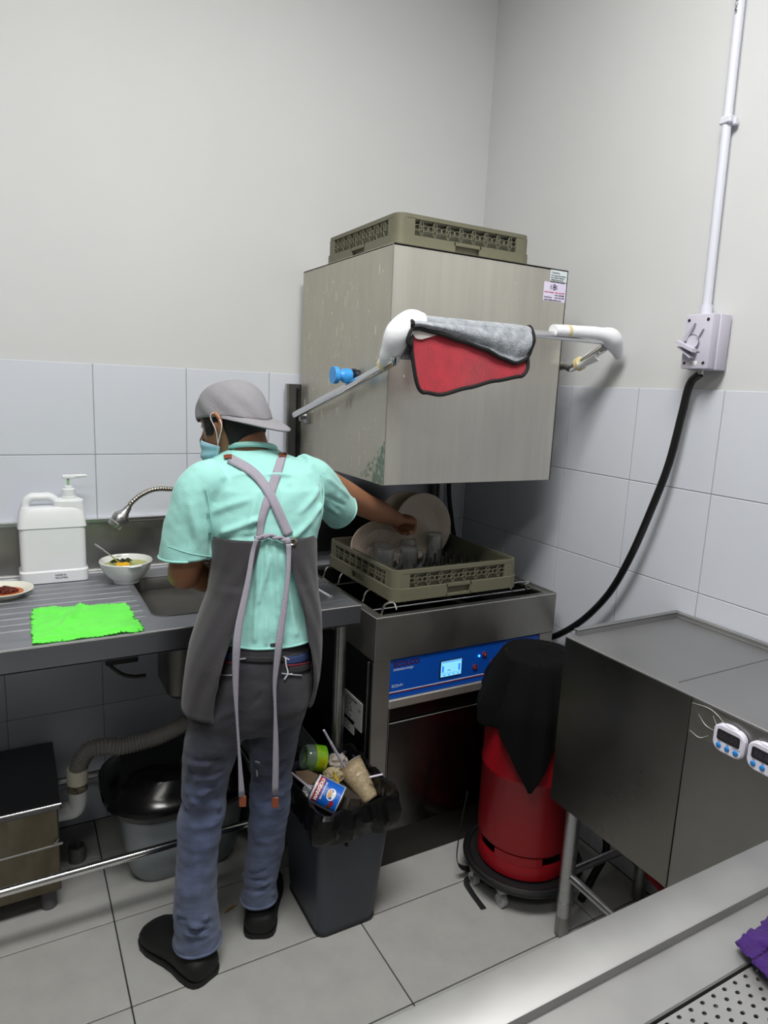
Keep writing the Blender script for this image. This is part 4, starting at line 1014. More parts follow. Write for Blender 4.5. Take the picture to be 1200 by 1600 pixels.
def bag():
    g = G()
    specs = [(.35, -.015, .10, 0, 0), (.7, -.008, .26, .002, 0), (1, -.010, .36, .003, 1), (1, -.004, .415, .004, 2), (1, .002, .436, .005, 3), (1, .010, .438, .005, 4), (1, .016, .425, .006, 5), (1, .019, .40, .009, 6), (1, .020, .375, .010, 7), (1, .017, .355, .008, 8), (1, .013, .345, .006, 8)]
    base = None; rings = []
    cx, cy = (tx0+tx1)/2, (ty0+ty1)/2
    for k, off, z, amp, sd in specs:
        R = bagring(1, 0, 0, 0, 0); out = []
        x0, x1, y0, y1 = [a+(b-a)*k for a, b in ((bx0, tx0), (bx1, tx1), (by0, ty0), (by1, ty1))]
        sx = (x1-x0+2*off)/(tx1-tx0); sy = (y1-y0+2*off)/(ty1-ty0)
        for i, p in enumerate(R):
            q = V(((x0+x1)/2+(p.x-cx)*sx, (y0+y1)/2+(p.y-cy)*sy, z))
            nrm = V((q.x-cx, q.y-cy, 0)).normalized()
            ncr = nz((q.x*30, q.y*30, z*12), 1, 2)+.6*nz((q.x*70, q.y*70, z*50), 1, 5)
            q += nrm*amp*ncr*2.2; q.z += (-.02*max(0, nz((q.x*9, q.y*9, 3), 1)) if z > .34 and off > .01 else 0)+.010*nz((q.x*25, q.y*25, z*8), 1, 7)
            out.append(q)
        rings.append(out)
    g.loft(rings, True, False); return g
o = obj('bin_bag', bag(), M_bag, t)
# rubbish
def M_axis(p, ax, ref=(0, 0, 1)): return frame(p, V(ref).cross(V(ax)) if V(ref).cross(V(ax)).length > 1e-3 else (1, 0, 0), ax)
can_a = at(485, 1238, 'y', -.80); can_b = at(541, 1262, 'y', -.84)
can_a = V((-1.020, -.800, .432)); can_b = V((-.945, -.835, .398))
pa = at(487, 1222, 'z', .470); pb = at(545, 1252, 'z', .415)
ax = (pb-pa).normalized(); LC = .092; RC = .0405
p0 = at(489, 1230, 'z', .447); 
ax = (at(541, 1257, 'z', .410)-p0).normalized()
Mc = M_axis(p0, ax)
t = thing('milk_can', 'creamer can with a blue and white label lying at the front of the bin', 'can', M=T(p0))
M_can = mat('white_can_label', (218, 226, 240), .3)
M_cblue = mat('blue_can_label', (24, 98, 200), .3); M_cred = mat('red_can_label', (168, 28, 40), .3); M_tin = mat('tin', (200, 190, 160), .3, 1)
obj('tin_body', G().lathe([(0, .002), (RC-.003, .002), (RC, 0), (RC+.0012, .002), (RC, .004), (RC, LC-.004), (RC+.0012, LC-.002), (RC, LC), (RC-.003, LC-.002), (RC-.006, LC-.02), (0, LC-.02)], Mc, 40), M_tin, t)
view = (CL-p0).normalized()
xx, yy = Mc.col[0].xyz, Mc.col[1].xyz
ac = math.atan2(view.dot(yy), view.dot(xx))
def band(z0, z1, a0, a1, off, m, nm):
    def f(u, v):
        a = ac+a0+(a1-a0)*u; r = RC+off; return Mc @ V((r*math.cos(a), r*math.sin(a), z0+(z1-z0)*v))
    return obj(nm, G().grid(f, 24, 3), m, t)
lb = band(.004, LC-.004, -PI, PI, .0004, M_can, 'label_paper')
def cw(z, a, off=.0012):  # point on can for label coords
    return Mc @ V(((RC+off)*math.cos(ac+a), (RC+off)*math.sin(ac+a), z))
bb = band(.010, LC-.006, -1.25, .95, .0008, M_cblue, 'blue_field')
rb2 = band(.010, .028, -1.15, .85, .0011, M_cred, 'red_band')
sgn = 1 if (cw(.04, .5)-cw(.04, -.5)).dot(CR @ V((.5, 1, 0))) > 0 else -1
# text runs round the can: x -> angle, y -> -axis
def warp_can(size_off, zbase, a_start):
    def f(c): return cw(zbase-c.y, a_start+sgn*c.x/RC, .0016+c.z)
    return f
def can_text(s, size, zb_, a0, m, par, bold=0):
    me = text_mesh(s, size, .0002, 'CENTER', bold); f = warp_can(0, zb_, a0)
    for v in me.vertices: v.co = f(v.co)
    me.materials.clear(); me.materials.append(m); return link('lettering', me, par)
M_wi = mat('white_print', (240, 240, 240), .4)
can_text('MARIGOLD', .0135, .0245, -.15, M_wi, rb2, .0006)
can_text('MINUMAN KOPI', .0070, .036, -.15, M_wi, bb, .0002)
can_text('KRIMER SUSU', .0038, .041, -.15, M_wi, bb)
def disc(zc, a, ra, rz_, m, nm, off, par):
    g = G(); c = g.b.verts.new(cw(zc, a, off+.0004)); R = g.ring([cw(zc+rz_*math.sin(k*PI/12), a+ra/RC*math.cos(k*PI/12), off) for k in range(24)])
    for i in range(24): g.b.faces.new((c, R[i], R[(i+1) % 24]))
    return obj(nm, g, m, par)
disc(.058, .12*sgn, .017, .013, mat('cup_print_white', (226, 228, 236), .35), 'cup_print', .0012, bb)
disc(.054, .14*sgn, .012, .0065, mat('coffee_print', (200, 160, 104), .35), 'coffee_print', .0016, bb)
disc(.064, -.75*sgn, .007, .007, mat('brown_print', (112, 66, 34), .35), 'nut_print', .0012, bb)
disc(.068, -.42*sgn, .008, .006, M_cred, 'badge_print', .0014, bb)
# plastic cup with ribbed sides
c0 = at(584, 1257, 'z', .400); c1 = at(545, 1196, 'z', .475)
c0 = at(580, 1250, 'y', -.80)
def at_depth(u, v, dpt): d = CR @ V(((u-600)/CF, -(v-800)/CF, -1.0)); return CL+d*dpt
r1 = (at_depth(545, 1194, 1)-CL).normalized(); r0 = (c0-CL).normalized(); L0 = (c0-CL).length; c1 = CL+r1*(L0/r1.dot(r0)*.5+L0*r1.dot(r0)*.5+.012)
axc = (c1-c0).normalized(); Mq = M_axis(c0, axc); Lc = (c1-c0).length
t = thing('drink_cup', 'ribbed clear plastic cup with milky tea residue lying at the right of the bin', 'cup', M=T(c0))
prof = [(0, 0), (.024, 0)]
for k in range(30):
    z = .004+(Lc-.03)*k/30; r = .025+.016*k/30; prof.append((r+(.0022 if k % 2 and k < 24 else 0), z))
prof += [(.0415, Lc-.02), (.043, Lc-.001), (.0455, Lc), (.0425, Lc-.001)]
M_cup = mat('milky_brown_plastic', (178, 160, 130), .22, var=.22, vscale=110, trans=.2, bump=.4, bscale=200)
obj('cup_wall', G().lathe(prof, Mq, 36), M_cup, t, ang=3)
obj('cup_rim', G().tube([Mq @ V((.0445*math.cos(k*PI/18), .0445*math.sin(k*PI/18), Lc)) for k in range(36)], .0013, sub=1, n=6, loop=True, cap=False), mat('clear_rim', (225, 220, 210), .1, trans=.5), t)
M_straw = mat('white_straw', (206, 200, 216), .35)
s0, s1 = at(538, 1198, 'y', -.765), at(506, 1141, 'y', -.80)
solo('drinking_straw', G().tube([s0, s0.lerp(s1, .68)], .0042, sub=1).tube([s0.lerp(s1, .66), s1], .0034, sub=1), M_straw, 'white telescopic straw standing up out of the bin', 'straw', group='straws in the bin')
s0, s1 = at(575, 1215, 'z', .44), at(598, 1210, 'z', .447)
solo('drinking_straw', G().tube([s0+(s1-s0)*.1, s1], .0034, sub=1), M_straw, 'white straw poking out to the right from under the ribbed cup', 'straw', group='straws in the bin')
s0, s1 = at(456, 1208, 'z', .455), at(492, 1238, 'z', .450)
solo('drinking_straw', G().tube([s0, s1], .0036, sub=1), M_straw, 'white straw lying behind the blue can at the left rim', 'straw', group='straws in the bin')
# green bottle end
q0 = at(484, 1184, 'y', -.66); q1 = at(508, 1186, 'y', -.66)
ga = at(474, 1183, 'z', .47); gb = at(508, 1186, 'z', .45)
gax = (gb-ga).normalized(); Mg = M_axis(ga, gax)
t = thing('crushed_bottle', 'cut green and clear plastic drink bottle bottom behind the rubbish', 'bottle', M=T(ga))
M_pet = mat('clear_pet', (190, 215, 200), .08, trans=.85)
RG = .040
obj('clear_base', G().lathe([(0, .008), (.018, .004), (.034, 0), (.038, .006), (RG, .014), (RG, .034), (RG-.001, .034), (RG-.001, .016), (.034, .004), (.018, .007)], Mg, 10*3), M_pet, t)
lbm = mat('green_wrap', (74, 158, 22), .3, col2=(172, 186, 20), vscale=14)
wr = obj('green_wrap', G().lathe([(RG+.0005, .030), (RG+.0005, .066), (RG-.001, .067), (RG-.0015, .034)], Mg, 36), lbm, t)
M_yel = mat('yellow_print', (214, 196, 30), .4)
vv = (CL-ga).normalized(); ag = math.atan2(vv.dot(Mg.col[1].xyz), vv.dot(Mg.col[0].xyz))
me = text_mesh('100', .020, .0002, 'CENTER', .001)
for v in me.vertices:
    a = ag+.35*1+v.co.x/RG*sgn; z = .058-v.co.y; r = RG+.0012; v.co = Mg @ V((r*math.cos(a), r*math.sin(a), z))
me.materials.clear(); me.materials.append(M_yel); link('lettering', me, wr)
# crumpled papers, cardboard, peel
def crumple(nm, c, r, m, lab, cat, sc=(1, 1, 1), seed=0, amp=.45):
    g = G(); bmesh.ops.create_icosphere(g.b, subdivisions=3, radius=1)
    for v in g.b.verts:
        d = v.co.normalized(); k = 1+amp*nz(d*2.3, 1, seed)+amp*.5*nz(d*6, 1, seed+1)
        v.co = V(c)+V((d.x*sc[0], d.y*sc[1], d.z*sc[2]))*r*k
    return solo(nm, g, m, lab, cat, ang=.25)
M_pap = mat('grey_tissue', (168, 160, 150), .85, var=.1, vscale=40)
crumple('crumpled_tissue', at(527, 1192, 'z', .43), .030, M_pap, 'crumpled pale tissue between the green bottle and the cup', 'tissue', seed=3)
crumple('crumpled_tissue', at(481, 1237, 'z', .425), .019, mat('white_tissue', (190, 192, 200), .8), 'small crumpled white tissue at the left end of the blue can', 'tissue', seed=5)
crumple('crumpled_wrapper', at(520, 1212, 'z', .425), .030, mat('cream_wrapper', (176, 162, 128), .7), 'crumpled cream wrapper behind the blue can', 'wrapper', (1.1, .9, .7), seed=9)
crumple('rubbish_heap', V(((tx0+tx1)/2, (ty0+ty1)/2, .32)), .10, mat('dark_rubbish', (50, 44, 38), .8, var=.4, vscale=30), 'dark mixed rubbish filling the bin under the loose items', 'rubbish', (.9, 1.3, .85), seed=1)
c_ = [at(u, v, 'z', z) for u, v, z in ((461, 1205, .458), (482, 1203, .47), (509, 1216, .455), (483, 1226, .44), (470, 1222, .445))]
g = G(); A = g.ring(c_); B = g.ring([p+V((0, 0, -.002)) for p in c_]); g.bridge(A, B); g.cap(A); g.cap(B, True)
solo('cardboard_flap', g, mat('brown_card', (112, 92, 72), .8), 'brown cardboard flap lying behind the left of the can', 'cardboard')
solo('banana_peel', G().tube([at(521, 1207, 'z', .462), at(526, 1218, 'z', .46), at(530, 1228, 'z', .45)], [.003, .007, .003], n=10), mat('yellow_peel', (190, 164, 50), .6, col2=(80, 50, 20), vscale=60), 'strip of yellow fruit peel beside the ribbed cup', 'peel')

# ---------------- foreground table ----------------
FZ, FY1 = .9, -1.880
t = thing('perforated_table', 'stainless foreground table with raised rim and perforated drain plate at lower right', 'table', (-.9, -2.2, 0))
M_fg = mat('foreground_steel', (158, 158, 158), .50, .85, var=.06, vscale=5, rvar=.06)
FX0, FX1, FY0 = -1.75, -.02, -2.62
obj('front_rim', G().box((FX0, -1.948, FZ-.05), (FX1, FY1, FZ), .0035, seg=2), M_fg, t)
obj('inner_ledge', G().box((FX0+.01, -2.012, FZ-.030), (FX1, -1.946, FZ-.014), .002), M_fg, t)
obj('end_rim', G().box((FX0, FY0, FZ-.05), (FX0+.06, -1.949, FZ), .0035), M_fg, t)
for x, y in ((FX0+.06, -1.93), (FX1-.06, -1.93), (FX0+.06, FY0+.05), (FX1-.06, FY0+.05)): obj('leg', G().cyl((x, y, 0), (x, y, FZ-.05), .02), M_steel, t)
obj('dark_underlay', G().box((FX0+.06, FY0, FZ-.09), (FX1, -2.014, FZ-.08)), M_dark, t)  # added dark sheet stands in for the shade below the holes
ZP = FZ-.016
h0, h1 = at(1160, 1540, 'z', ZP), at(1180.8, 1516, 'z', ZP)
ha, hb = at(1180.8, 1515.8, 'z', ZP), at(1165, 1525.5, 'z', ZP)
hc, hd = at(1060.3, 1588.3, 'z', ZP), at(1185, 1530.3, 'z', ZP)
PX = (ha-hc).x/7 if abs((ha-hc).x) > .01 else .02
PXs = abs(PX); rowd = abs(hd.y-ha.y)
g = G()
sx_ = PXs; sy_ = rowd if .008 < rowd < .03 else .0125
HP = dict(px=sx_, py=sy_, ox=ha.x, oy=ha.y)
ytop = ha.y+sy_*.5+.0
x_min, x_max = -1.30, -.62
cols = int((x_max-x_min)/sx_); rows = 14
hr = .0026
for j in range(rows):
    yc_ = ha.y-j*sy_
    offx = (hd.x-ha.x) if j % 2 else 0
    k0 = math.floor((x_min-ha.x-offx)/sx_); k1 = k0+cols
    for k in range(k0, k1):
        xc_ = ha.x+offx+k*sx_
        n_ = 8; inn = [V((xc_+hr*1.35*math.cos((i+.5)*PI/4), yc_+hr*math.sin((i+.5)*PI/4), ZP)) for i in range(n_)]
        hx, hy = sx_/2, sy_/2
        outp = []
        for i in range(n_):
            a = (i+.5)*PI/4; c_, s_ = math.cos(a), math.sin(a)
            if abs(c_) > abs(s_): outp.append(V((xc_+hx*(1 if c_ > 0 else -1), yc_+hy*s_*.55, ZP)))
            else: outp.append(V((xc_+hx*c_*.55, yc_+hy*(1 if s_ > 0 else -1), ZP)))
        cor_ = {0: (1, 1), 2: (-1, 1), 4: (-1, -1), 6: (1, -1)}
        A = g.ring(inn); D = g.ring([p-V((0, 0, .003)) for p in inn]); B = g.ring(outp); g.bridge(A, D)
        cv = {i: g.b.verts.new(V((xc_+hx*c[0], yc_+hy*c[1], ZP))) for i, c in cor_.items()}
        for i in range(n_):
            j2 = (i+1) % n_
            if i in cv: g.b.faces.new((A[i], A[j2], B[j2], cv[i], B[i]))
            else: g.b.faces.new((A[i], A[j2], B[j2], B[i]))
xe0, xe1 = x_min-.10, x_max+.6
pl = obj('perforated_plate', g, M_fg, t, smooth=False)
yb = ha.y-(rows-.5)*sy_; ye = ha.y+.5*sy_
def flat(x0, y0, x1, y1): return G().box((x0, y0, ZP-.003), (x1, y1, ZP))
for a in ((FX0+.06, FY0, xe0+.1-sx_, -2.016), (x_max-sx_, FY0, FX1, -2.016), (xe0+.1-sx_, ye, x_max-sx_, -2.016), (xe0+.1-sx_, FY0, x_max-sx_, yb)):
    if a[2] > a[0] and a[3] > a[1]: obj('plate_margin', flat(*a), M_fg, t)
# purple cloth
M_pur = mat('purple_cloth', (52, 19, 92), .95, var=.25, vscale=40, bump=1, bscale=160, sheen=.05)
pc_ = [at(u, v, 'z', ZP+.012) for u, v in ((1148, 1475), (1215, 1432), (1290, 1500), (1200, 1535))]
def pcl_(u, v):
    p = pc_[0].lerp(pc_[1], u).lerp(pc_[3].lerp(pc_[2], u), v)
    if min(u, 1-u, v, 1-v) < .01: p = p+V((nz(p, 120), nz(p, 110, 3), 0))*.010
    p.z = ZP+.010+.012*max(0, nz(p, 22))+.010*max(0, nz(p, 50, 3))+.004*math.sin(PI*u)*math.sin(PI*v)+(.004 if p.y > -2.02 else 0)
    return p
o = solo('purple_cloth', G().grid(pcl_, 60, 50), M_pur, 'crumpled dark purple microfibre cloth on the perforated table at the right edge', 'cloth')
md = o.modifiers.new('s', 'SOLIDIFY'); md.thickness = .004; md.offset = 0
# ---------------- the person washing dishes ----------------
from mathutils.bvhtree import BVHTree
IR = CR @ V((1, 0, 0)); VD = CR @ V((0, 0, -1))
FD_ = V((.22, .975, 0)).normalized(); LT = V((FD_.y, -FD_.x, 0))     # facing direction, person's right
def depth(p): return (p-CL).dot(VD)
def pxm(p, n): return n*depth(p)/CF
def ringat(u, v, hw, Y, ry, n=28, tilt=0, pw=2.3):
    c = at(u, v, 'y', Y); rx = pxm(c, hw)/max(.6, abs(LT.dot(IR)))
    out = []
    for k in range(n):
        a = 2*PI*k/n; ca, sa = math.cos(a), math.sin(a)
        m = (abs(ca)**pw+abs(sa)**pw)**(-1/pw)
        out.append(c+LT*rx*ca*m+FD_*ry*sa*m+V((0, 0, tilt*sa*ry)))
    return out
root = PER = thing('person', 'person in mint T-shirt, grey backwards cap, face mask and charcoal apron at the sink', 'person', (-1.28, -.74, 0))
M_skin = mat('brown_skin', (150, 104, 76), .5, var=.05, vscale=12, sss=.15, bump=.1, bscale=200)
M_shirt = mat('mint_cotton', (150, 207, 200), .9, var=.05, vscale=10, bump=.25, bscale=350, sheen=.2)
M_apron = mat('charcoal_apron', (53, 51, 55), .85, var=.04, vscale=8, bump=.3, bscale=300, sheen=.2)
M_strap = mat('grey_strap', (150, 146, 158), .9, bump=.4, bscale=300)
M_leath = mat('brown_leather', (122, 62, 42), .5)
M_cap = mat('grey_cap_cotton', (136, 135, 140), .9, bump=.35, bscale=220)
M_hair = mat('black_hair', (18, 16, 16), .6, bump=.8, bscale=150)
M_mask = mat('pale_blue_mask', (164, 208, 226), .85, bump=.1)
M_loop = mat('white_elastic', (226, 222, 222), .7)
M_shoe = mat('black_clog', (16, 16, 17), .65)
def jeans_mat():
    m = mat('faded_denim', (66, 80, 112), .92, bump=.5, bscale=500, sheen=.2)
    nt = m.node_tree; L = nt.links.new; b = nt.nodes['Principled BSDF']
    tc = nt.nodes.new('ShaderNodeTexCoord'); sp = nt.nodes.new('ShaderNodeSeparateXYZ'); L(tc.outputs['Object'], sp.inputs[0])
    n = nt.nodes.new('ShaderNodeTexNoise'); n.inputs['Scale'].default_value = 9; n.inputs['Detail'].default_value = 6; L(tc.outputs['Object'], n.inputs['Vector'])
    # colour by height: nearly black above the thighs, paler blue below
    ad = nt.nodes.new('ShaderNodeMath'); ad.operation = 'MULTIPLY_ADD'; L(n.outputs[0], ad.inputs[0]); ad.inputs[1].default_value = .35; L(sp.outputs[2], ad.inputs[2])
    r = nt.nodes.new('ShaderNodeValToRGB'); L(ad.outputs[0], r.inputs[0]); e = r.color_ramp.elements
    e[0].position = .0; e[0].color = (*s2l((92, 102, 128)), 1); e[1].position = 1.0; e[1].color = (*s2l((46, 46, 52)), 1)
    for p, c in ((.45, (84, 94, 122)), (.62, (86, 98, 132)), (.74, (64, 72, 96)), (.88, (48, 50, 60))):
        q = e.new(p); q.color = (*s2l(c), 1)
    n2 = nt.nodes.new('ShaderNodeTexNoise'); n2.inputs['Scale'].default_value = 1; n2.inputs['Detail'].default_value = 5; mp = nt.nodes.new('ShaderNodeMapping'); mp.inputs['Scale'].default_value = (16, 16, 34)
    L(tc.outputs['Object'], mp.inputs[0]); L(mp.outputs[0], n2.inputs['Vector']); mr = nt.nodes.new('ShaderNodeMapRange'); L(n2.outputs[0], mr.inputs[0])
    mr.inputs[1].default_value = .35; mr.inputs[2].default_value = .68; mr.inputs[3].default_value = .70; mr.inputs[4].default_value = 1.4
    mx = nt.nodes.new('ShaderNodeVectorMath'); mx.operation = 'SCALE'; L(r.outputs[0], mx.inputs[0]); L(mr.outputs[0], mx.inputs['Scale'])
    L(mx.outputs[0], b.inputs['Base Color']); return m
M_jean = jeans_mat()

# --- head frame ---
HC = at(364, 661, 'y', -.665)
hf = V((-.60, .76, -.20)).normalized(); hr_ = hf.cross(V((0, 0, 1))).normalized(); hu = hr_.cross(hf).normalized()
def HW(f, r, u): return HC+hf*f+hr_*r+hu*u
HS = .97
SEC = [(-.118, .070, .030, .022), (-.108, .083, .005, .036), (-.09, .089, -.02, .048), (-.065, .090, -.055, .058), (-.035, .088, -.078, .066), (-.005, .084, -.090, .070), (.025, .087, -.096, .073), (.055, .084, -.095, .072), (.08, .070, -.084, .064), (.10, .048, -.062, .048), (.112, .02, -.03, .025)]
def hsec(h):
    for a, b_ in zip(SEC, SEC[1:]):
        if h <= b_[0]:
            k = max(0, (h-a[0])/(b_[0]-a[0])); return [a[i]+(b_[i]-a[i])*k for i in range(4)]
    return SEC[-1]
def hring(h, off=0, n=32):
    _, fr, bk, hw_ = hsec(h); out = []
    for k in range(n): out.append(hpt(2*PI*k/n, h, off))
    return out
def hpt(a, h, off=0):
    """a: 0 = face front, +90 = person's left (towards the camera)"""
    _, fr, bk, hw_ = hsec(h); cf = (fr+bk)/2; rf = (fr-bk)/2+off; w_ = hw_+off
    ca, sa = math.cos(a), math.sin(a); p = 2.2; m = (abs(ca)**p+abs(sa)**p)**(-1/p)
    return HW((cf+rf*ca*m)*HS, -w_*sa*m*HS, h*HS)
def hand(g, W, d, pn, side, curl=(65, 75, 45), s=1.0):
    """closed hand: W wrist, d towards the knuckles, pn palm normal, side = direction of the thumb"""
    d = d.normalized(); pn = (pn-d*pn.dot(d)).normalized(); lat = side.normalized(); lat = (lat-d*lat.dot(d)-pn*lat.dot(pn)).normalized()
    K = W+d*.078*s
    g.tube([W-d*.02, W+d*.02*s, W+d*.055*s, K+d*.004], [.027*s, .031*s, .040*s, .037*s], n=14, flat=.52, up=tuple(pn))
    for i, (lo, ln) in enumerate(((.031, .94), (.0105, 1.05), (-.0105, 1.0), (-.031, .80))):
        p = K+lat*lo*s*.98-d*.006-d*abs(lo)*.12; a = 0; pts = [p-d*.02, p]; dirv = d+lat*lo*2
        for j, L in enumerate((.043, .027, .021)):
            a += math.radians(curl[j]); dv = (dirv.normalized()*math.cos(a)+pn*math.sin(a)); p = p+dv*L*ln*s; pts.append(p)
        g.tube(pts, [.0095*s, .0100*s, .0092*s, .0085*s, .0065*s], n=10, sub=4)
    b0 = W+d*.018*s+lat*.022*s+pn*.006*s
    g.tube([b0, b0+(d*.6+lat*.7+pn*.4).normalized()*.040*s, b0+(d*.9+lat*.5+pn*.6).normalized()*.068*s, b0+(d*1.1+lat*.1+pn*.85).normalized()*.086*s], [.0145*s, .0125*s, .0105*s, .0075*s], n=10, sub=4)
    return K

g = G()
g.loft([hring(s[0]) for s in SEC])
# nose, brow, lips, ears
g.tube([HW(.080, 0, .012), HW(.094, 0, -.018), HW(.103, 0, -.036), HW(.088, 0, -.046)], [.008, .010, .013, .008], n=10)
g.tube([HW(.078, -.035, .026), HW(.086, -.012, .026), HW(.086, .012, .026), HW(.078, .035, .026)], .008, n=8)
g.tube([HW(.078, -.022, -.066), HW(.088, 0, -.064), HW(.078, .022, -.066)], .008, n=8)
for s in (-1, 1):
    e = HW(-.004, s*.070, -.012)
    g.tube([HW(.010, s*.070, .008), HW(.006, s*.080, .022), HW(-.012, s*.084, .024), HW(-.022, s*.084, .006), HW(-.016, s*.080, -.016), HW(-.002, s*.073, -.032)], [.005, .0055, .0065, .0065, .0065, .006], n=8)
    g.ball(HW(-.003, s*.070, -.004), .012, n=10)
nb = at(399, 738, 'y', -.72)
g.tube([HW(-.028, 0, -.03), HW(-.040, 0, -.085), at(388, 705, 'y', -.70), nb], [.054, .050, .048, .050], n=18)
# torso under the shirt
TOR = [(728, 400, 40, -.715, .045), (742, 404, 70, -.735, .068), (760, 407, 84, -.75, .09), (800, 411, 83, -.765, .095), (850, 412, 70, -.785, .092), (900, 413, 66, -.80, .09), (960, 413, 66, -.815, .095), (1020, 413, 68, -.83, .10), (1075, 412, 72, -.835, .10)]
g.loft([ringat(u, v, hw*.93, Y, ry*.92) for v, u, hw, Y, ry in TOR])
LL = [(1060, 374, 38, -.835, .085), (1110, 349, 46, -.83, .088), (1160, 331, 41, -.82, .078), (1210, 323, 36, -.81, .070), (1260, 317, 34, -.805, .064), (1315, 311, 31, -.80, .060), (1360, 308, 31, -.797, .058), (1420, 306, 32, -.795, .060), (1452, 308, 33.5, -.795, .063), (1466, 309, 34, -.795, .064)]
RL = [(1060, 446, 40, -.835, .085), (1111, 432, 43, -.83, .085), (1160, 427, 35.5, -.815, .070), (1195, 424, 32, -.80, .062), (1230, 424.5, 30, -.79, .060), (1275, 419.5, 29, -.775, .056), (1315, 416, 28, -.76, .054), (1350, 411, 27, -.745, .052), (1385, 405, 26, -.735, .052), (1400, 403, 25.5, -.73, .052)]
for LG in (LL, RL):
    R_ = [ringat(u, v, hw*(.86 if v < 1300 else .70), Y, ry*(.86 if v < 1300 else .7), 20) for v, u, hw, Y, ry in LG]
    end = sum(R_[-1], V())/len(R_[-1])
    g.loft(R_)
# arms
lsh, lel, lwr = at(325, 757, 'y', -.750), at(287, 895, 'y', -.745), at(352, 912, 'y', -.600)
g.tube([lsh, lsh.lerp(lel, .55), lel, lel+V((.02, .03, -.002)), lel.lerp(lwr, .45), lwr], [.050, .047, .040, .040, .037, .026], n=18)
ld = (lwr-lel).normalized()
hand(g, lwr, ld, V((0, 0, 1)), V((0, 0, 1)).cross(ld)*1, (25, 30, 25), .95)
rsh, rel, rwr = at(480, 744, 'y', -.750), at(571, 790, 'y', -.585), at(621, 812, 'y', -.435)
g.tube([rsh, rsh.lerp(rel, .5), rel, rel.lerp(rwr, .35), rel.lerp(rwr, .75), rwr], [.050, .045, .038, .038, .030, .0265], n=18)
rd = (at(668, 812, 'y', -.36)-rwr).normalized()
hand(g, rwr, rd, V((.1, .15, -1)), V((-.5, .8, .0)), (62, 80, 50), .92)
print('ARM', (rsh-rel).length, (rel-rwr).length, 'L', (lsh-lel).length, (lel-lwr).length)
body = fuse(g, .0042, 5)
obj('body', body, M_skin, root, ang=3)
# face: eyes and brows
for s in (-1, 1):
    ey = obj('eye', G().ball(HW(.0665, s*.031, .004), .0105, n=12), mat('eye_white', (220, 215, 210), .3), root)
    obj('iris', G().ball(HW(.0735, s*.031, .002), .0052, n=10), M_hair, ey)
    obj('eyebrow', G().tube([HW(.086, s*.012, .022), HW(.088, s*.028, .026), HW(.076, s*.045, .022)], [.003, .0035, .002], n=8), M_hair, root)
# hair
def hairf(u, v):
    a = math.radians(62+ (298-62)*u)   # from the left temple round the back to the right temple
    ad = math.degrees(a)
    back = math.sin(PI*u)
    lo = -.008-.085*min(1, max(0, (min(ad, 360-ad)-100)/25)) if min(ad, 360-ad) > 100 else (-.008 if min(ad, 360-ad) > 78 else -.026)
    h = lo+(.034-lo)*v
    return hpt(a, h, .004+.004*math.sin(PI*v)+.0012*nz((u*60, v*30, 0)))
o = obj('hair', G().grid(hairf, 90, 20), M_hair, root); md = o.modifiers.new('s', 'SOLIDIFY'); md.thickness = .008; md.offset = -1
# cap
def capedge(a):
    return .003+.014*math.cos(a)+.015*math.sin(a)**2
def capf(u, v):
    a = 2*PI*u; e0 = capedge(a)
    top = .111; ph = v*PI/2
    rx, ry = .104, .084
    k = math.cos(ph)**.72
    h = e0+(top-e0)*math.sin(ph)**.95
    wr = .0018*math.sin(9*a+14*v)*(1-v)*1+.0022*nz((a*2, v*5, 0), 1, 4)*(1-v)
    seam = -.0010*math.exp(-((a*3/PI) % 1-.5)**2*0)*0
    return HW((-.006+(rx+wr)*math.cos(a)*k)*HS, -(ry+wr)*math.sin(a)*k*HS, h*HS)
cp_ = obj('cap', G().grid(capf, 72, 24, cu=True), M_cap, root); md = cp_.modifiers.new('s', 'SOLIDIFY'); md.thickness = .0025; md.offset = 1
for k in range(6):
    a = k*PI/3+.25
    obj('seam', G().tube([capf(a/2/PI, v/10)+(capf(a/2/PI, v/10)-HC).normalized()*.0016 for v in range(10)], .0011, n=6, sub=2), M_cap, cp_)
obj('button', G().ball(HW(-.006, 0, .1115*HS), .007, (1, 1, .6), n=10), M_cap, cp_)
def brim(u, v):
    a = math.radians(95+168*u)  # round the back from left side to right side
    e = capedge(a)
    base = HW((-.006+.104*math.cos(a))*HS, -.084*math.sin(a)*HS, (e+.004)*HS)
    ext = .056*math.sin(PI*u)**.6*v
    return base-hf*ext-hu*(.42*ext+4.0*ext*ext+.002+.004*v*math.sin(a)**2)
o = obj('cap_brim', G().grid(brim, 40, 10), M_cap, root); md = o.modifiers.new('s', 'SOLIDIFY'); md.thickness = .004; md.offset = 0
# mask
def maskf(u, v):
    a = math.radians(-96+192*u); lo, hi = -.124+.030*abs(2*u-1)**2, -.026-.034*abs(2*u-1)**1.6
    h = lo+(hi-lo)*v
    c_ = math.cos(a)
    off = .007+.010*c_*math.sin(PI*v)+.0022*math.sin(v*16)*(.3+c_)
    return hpt(a, max(h, -.112), off)+hu*(h-max(h, -.112))
mk = obj('face_mask', G().grid(maskf, 40, 20), M_mask, root); md = mk.modifiers.new('s', 'SOLIDIFY'); md.thickness = .002
for s in (1,):
    m0, m1 = maskf(1, .92), maskf(1, .08)
    off = -hr_*.006
    et, eb = HW(-.012, -.086, .026), HW(-.026, -.086, -.006)
    obj('ear_loop', G().tube([m0+off, m0.lerp(et, .5)+off, HW(.004, -.086, .018), et, eb, eb.lerp(m1, .5)+off, m1+off], .0013, n=6), M_loop, mk)
m0, m1 = maskf(0, .92), maskf(0, .08)
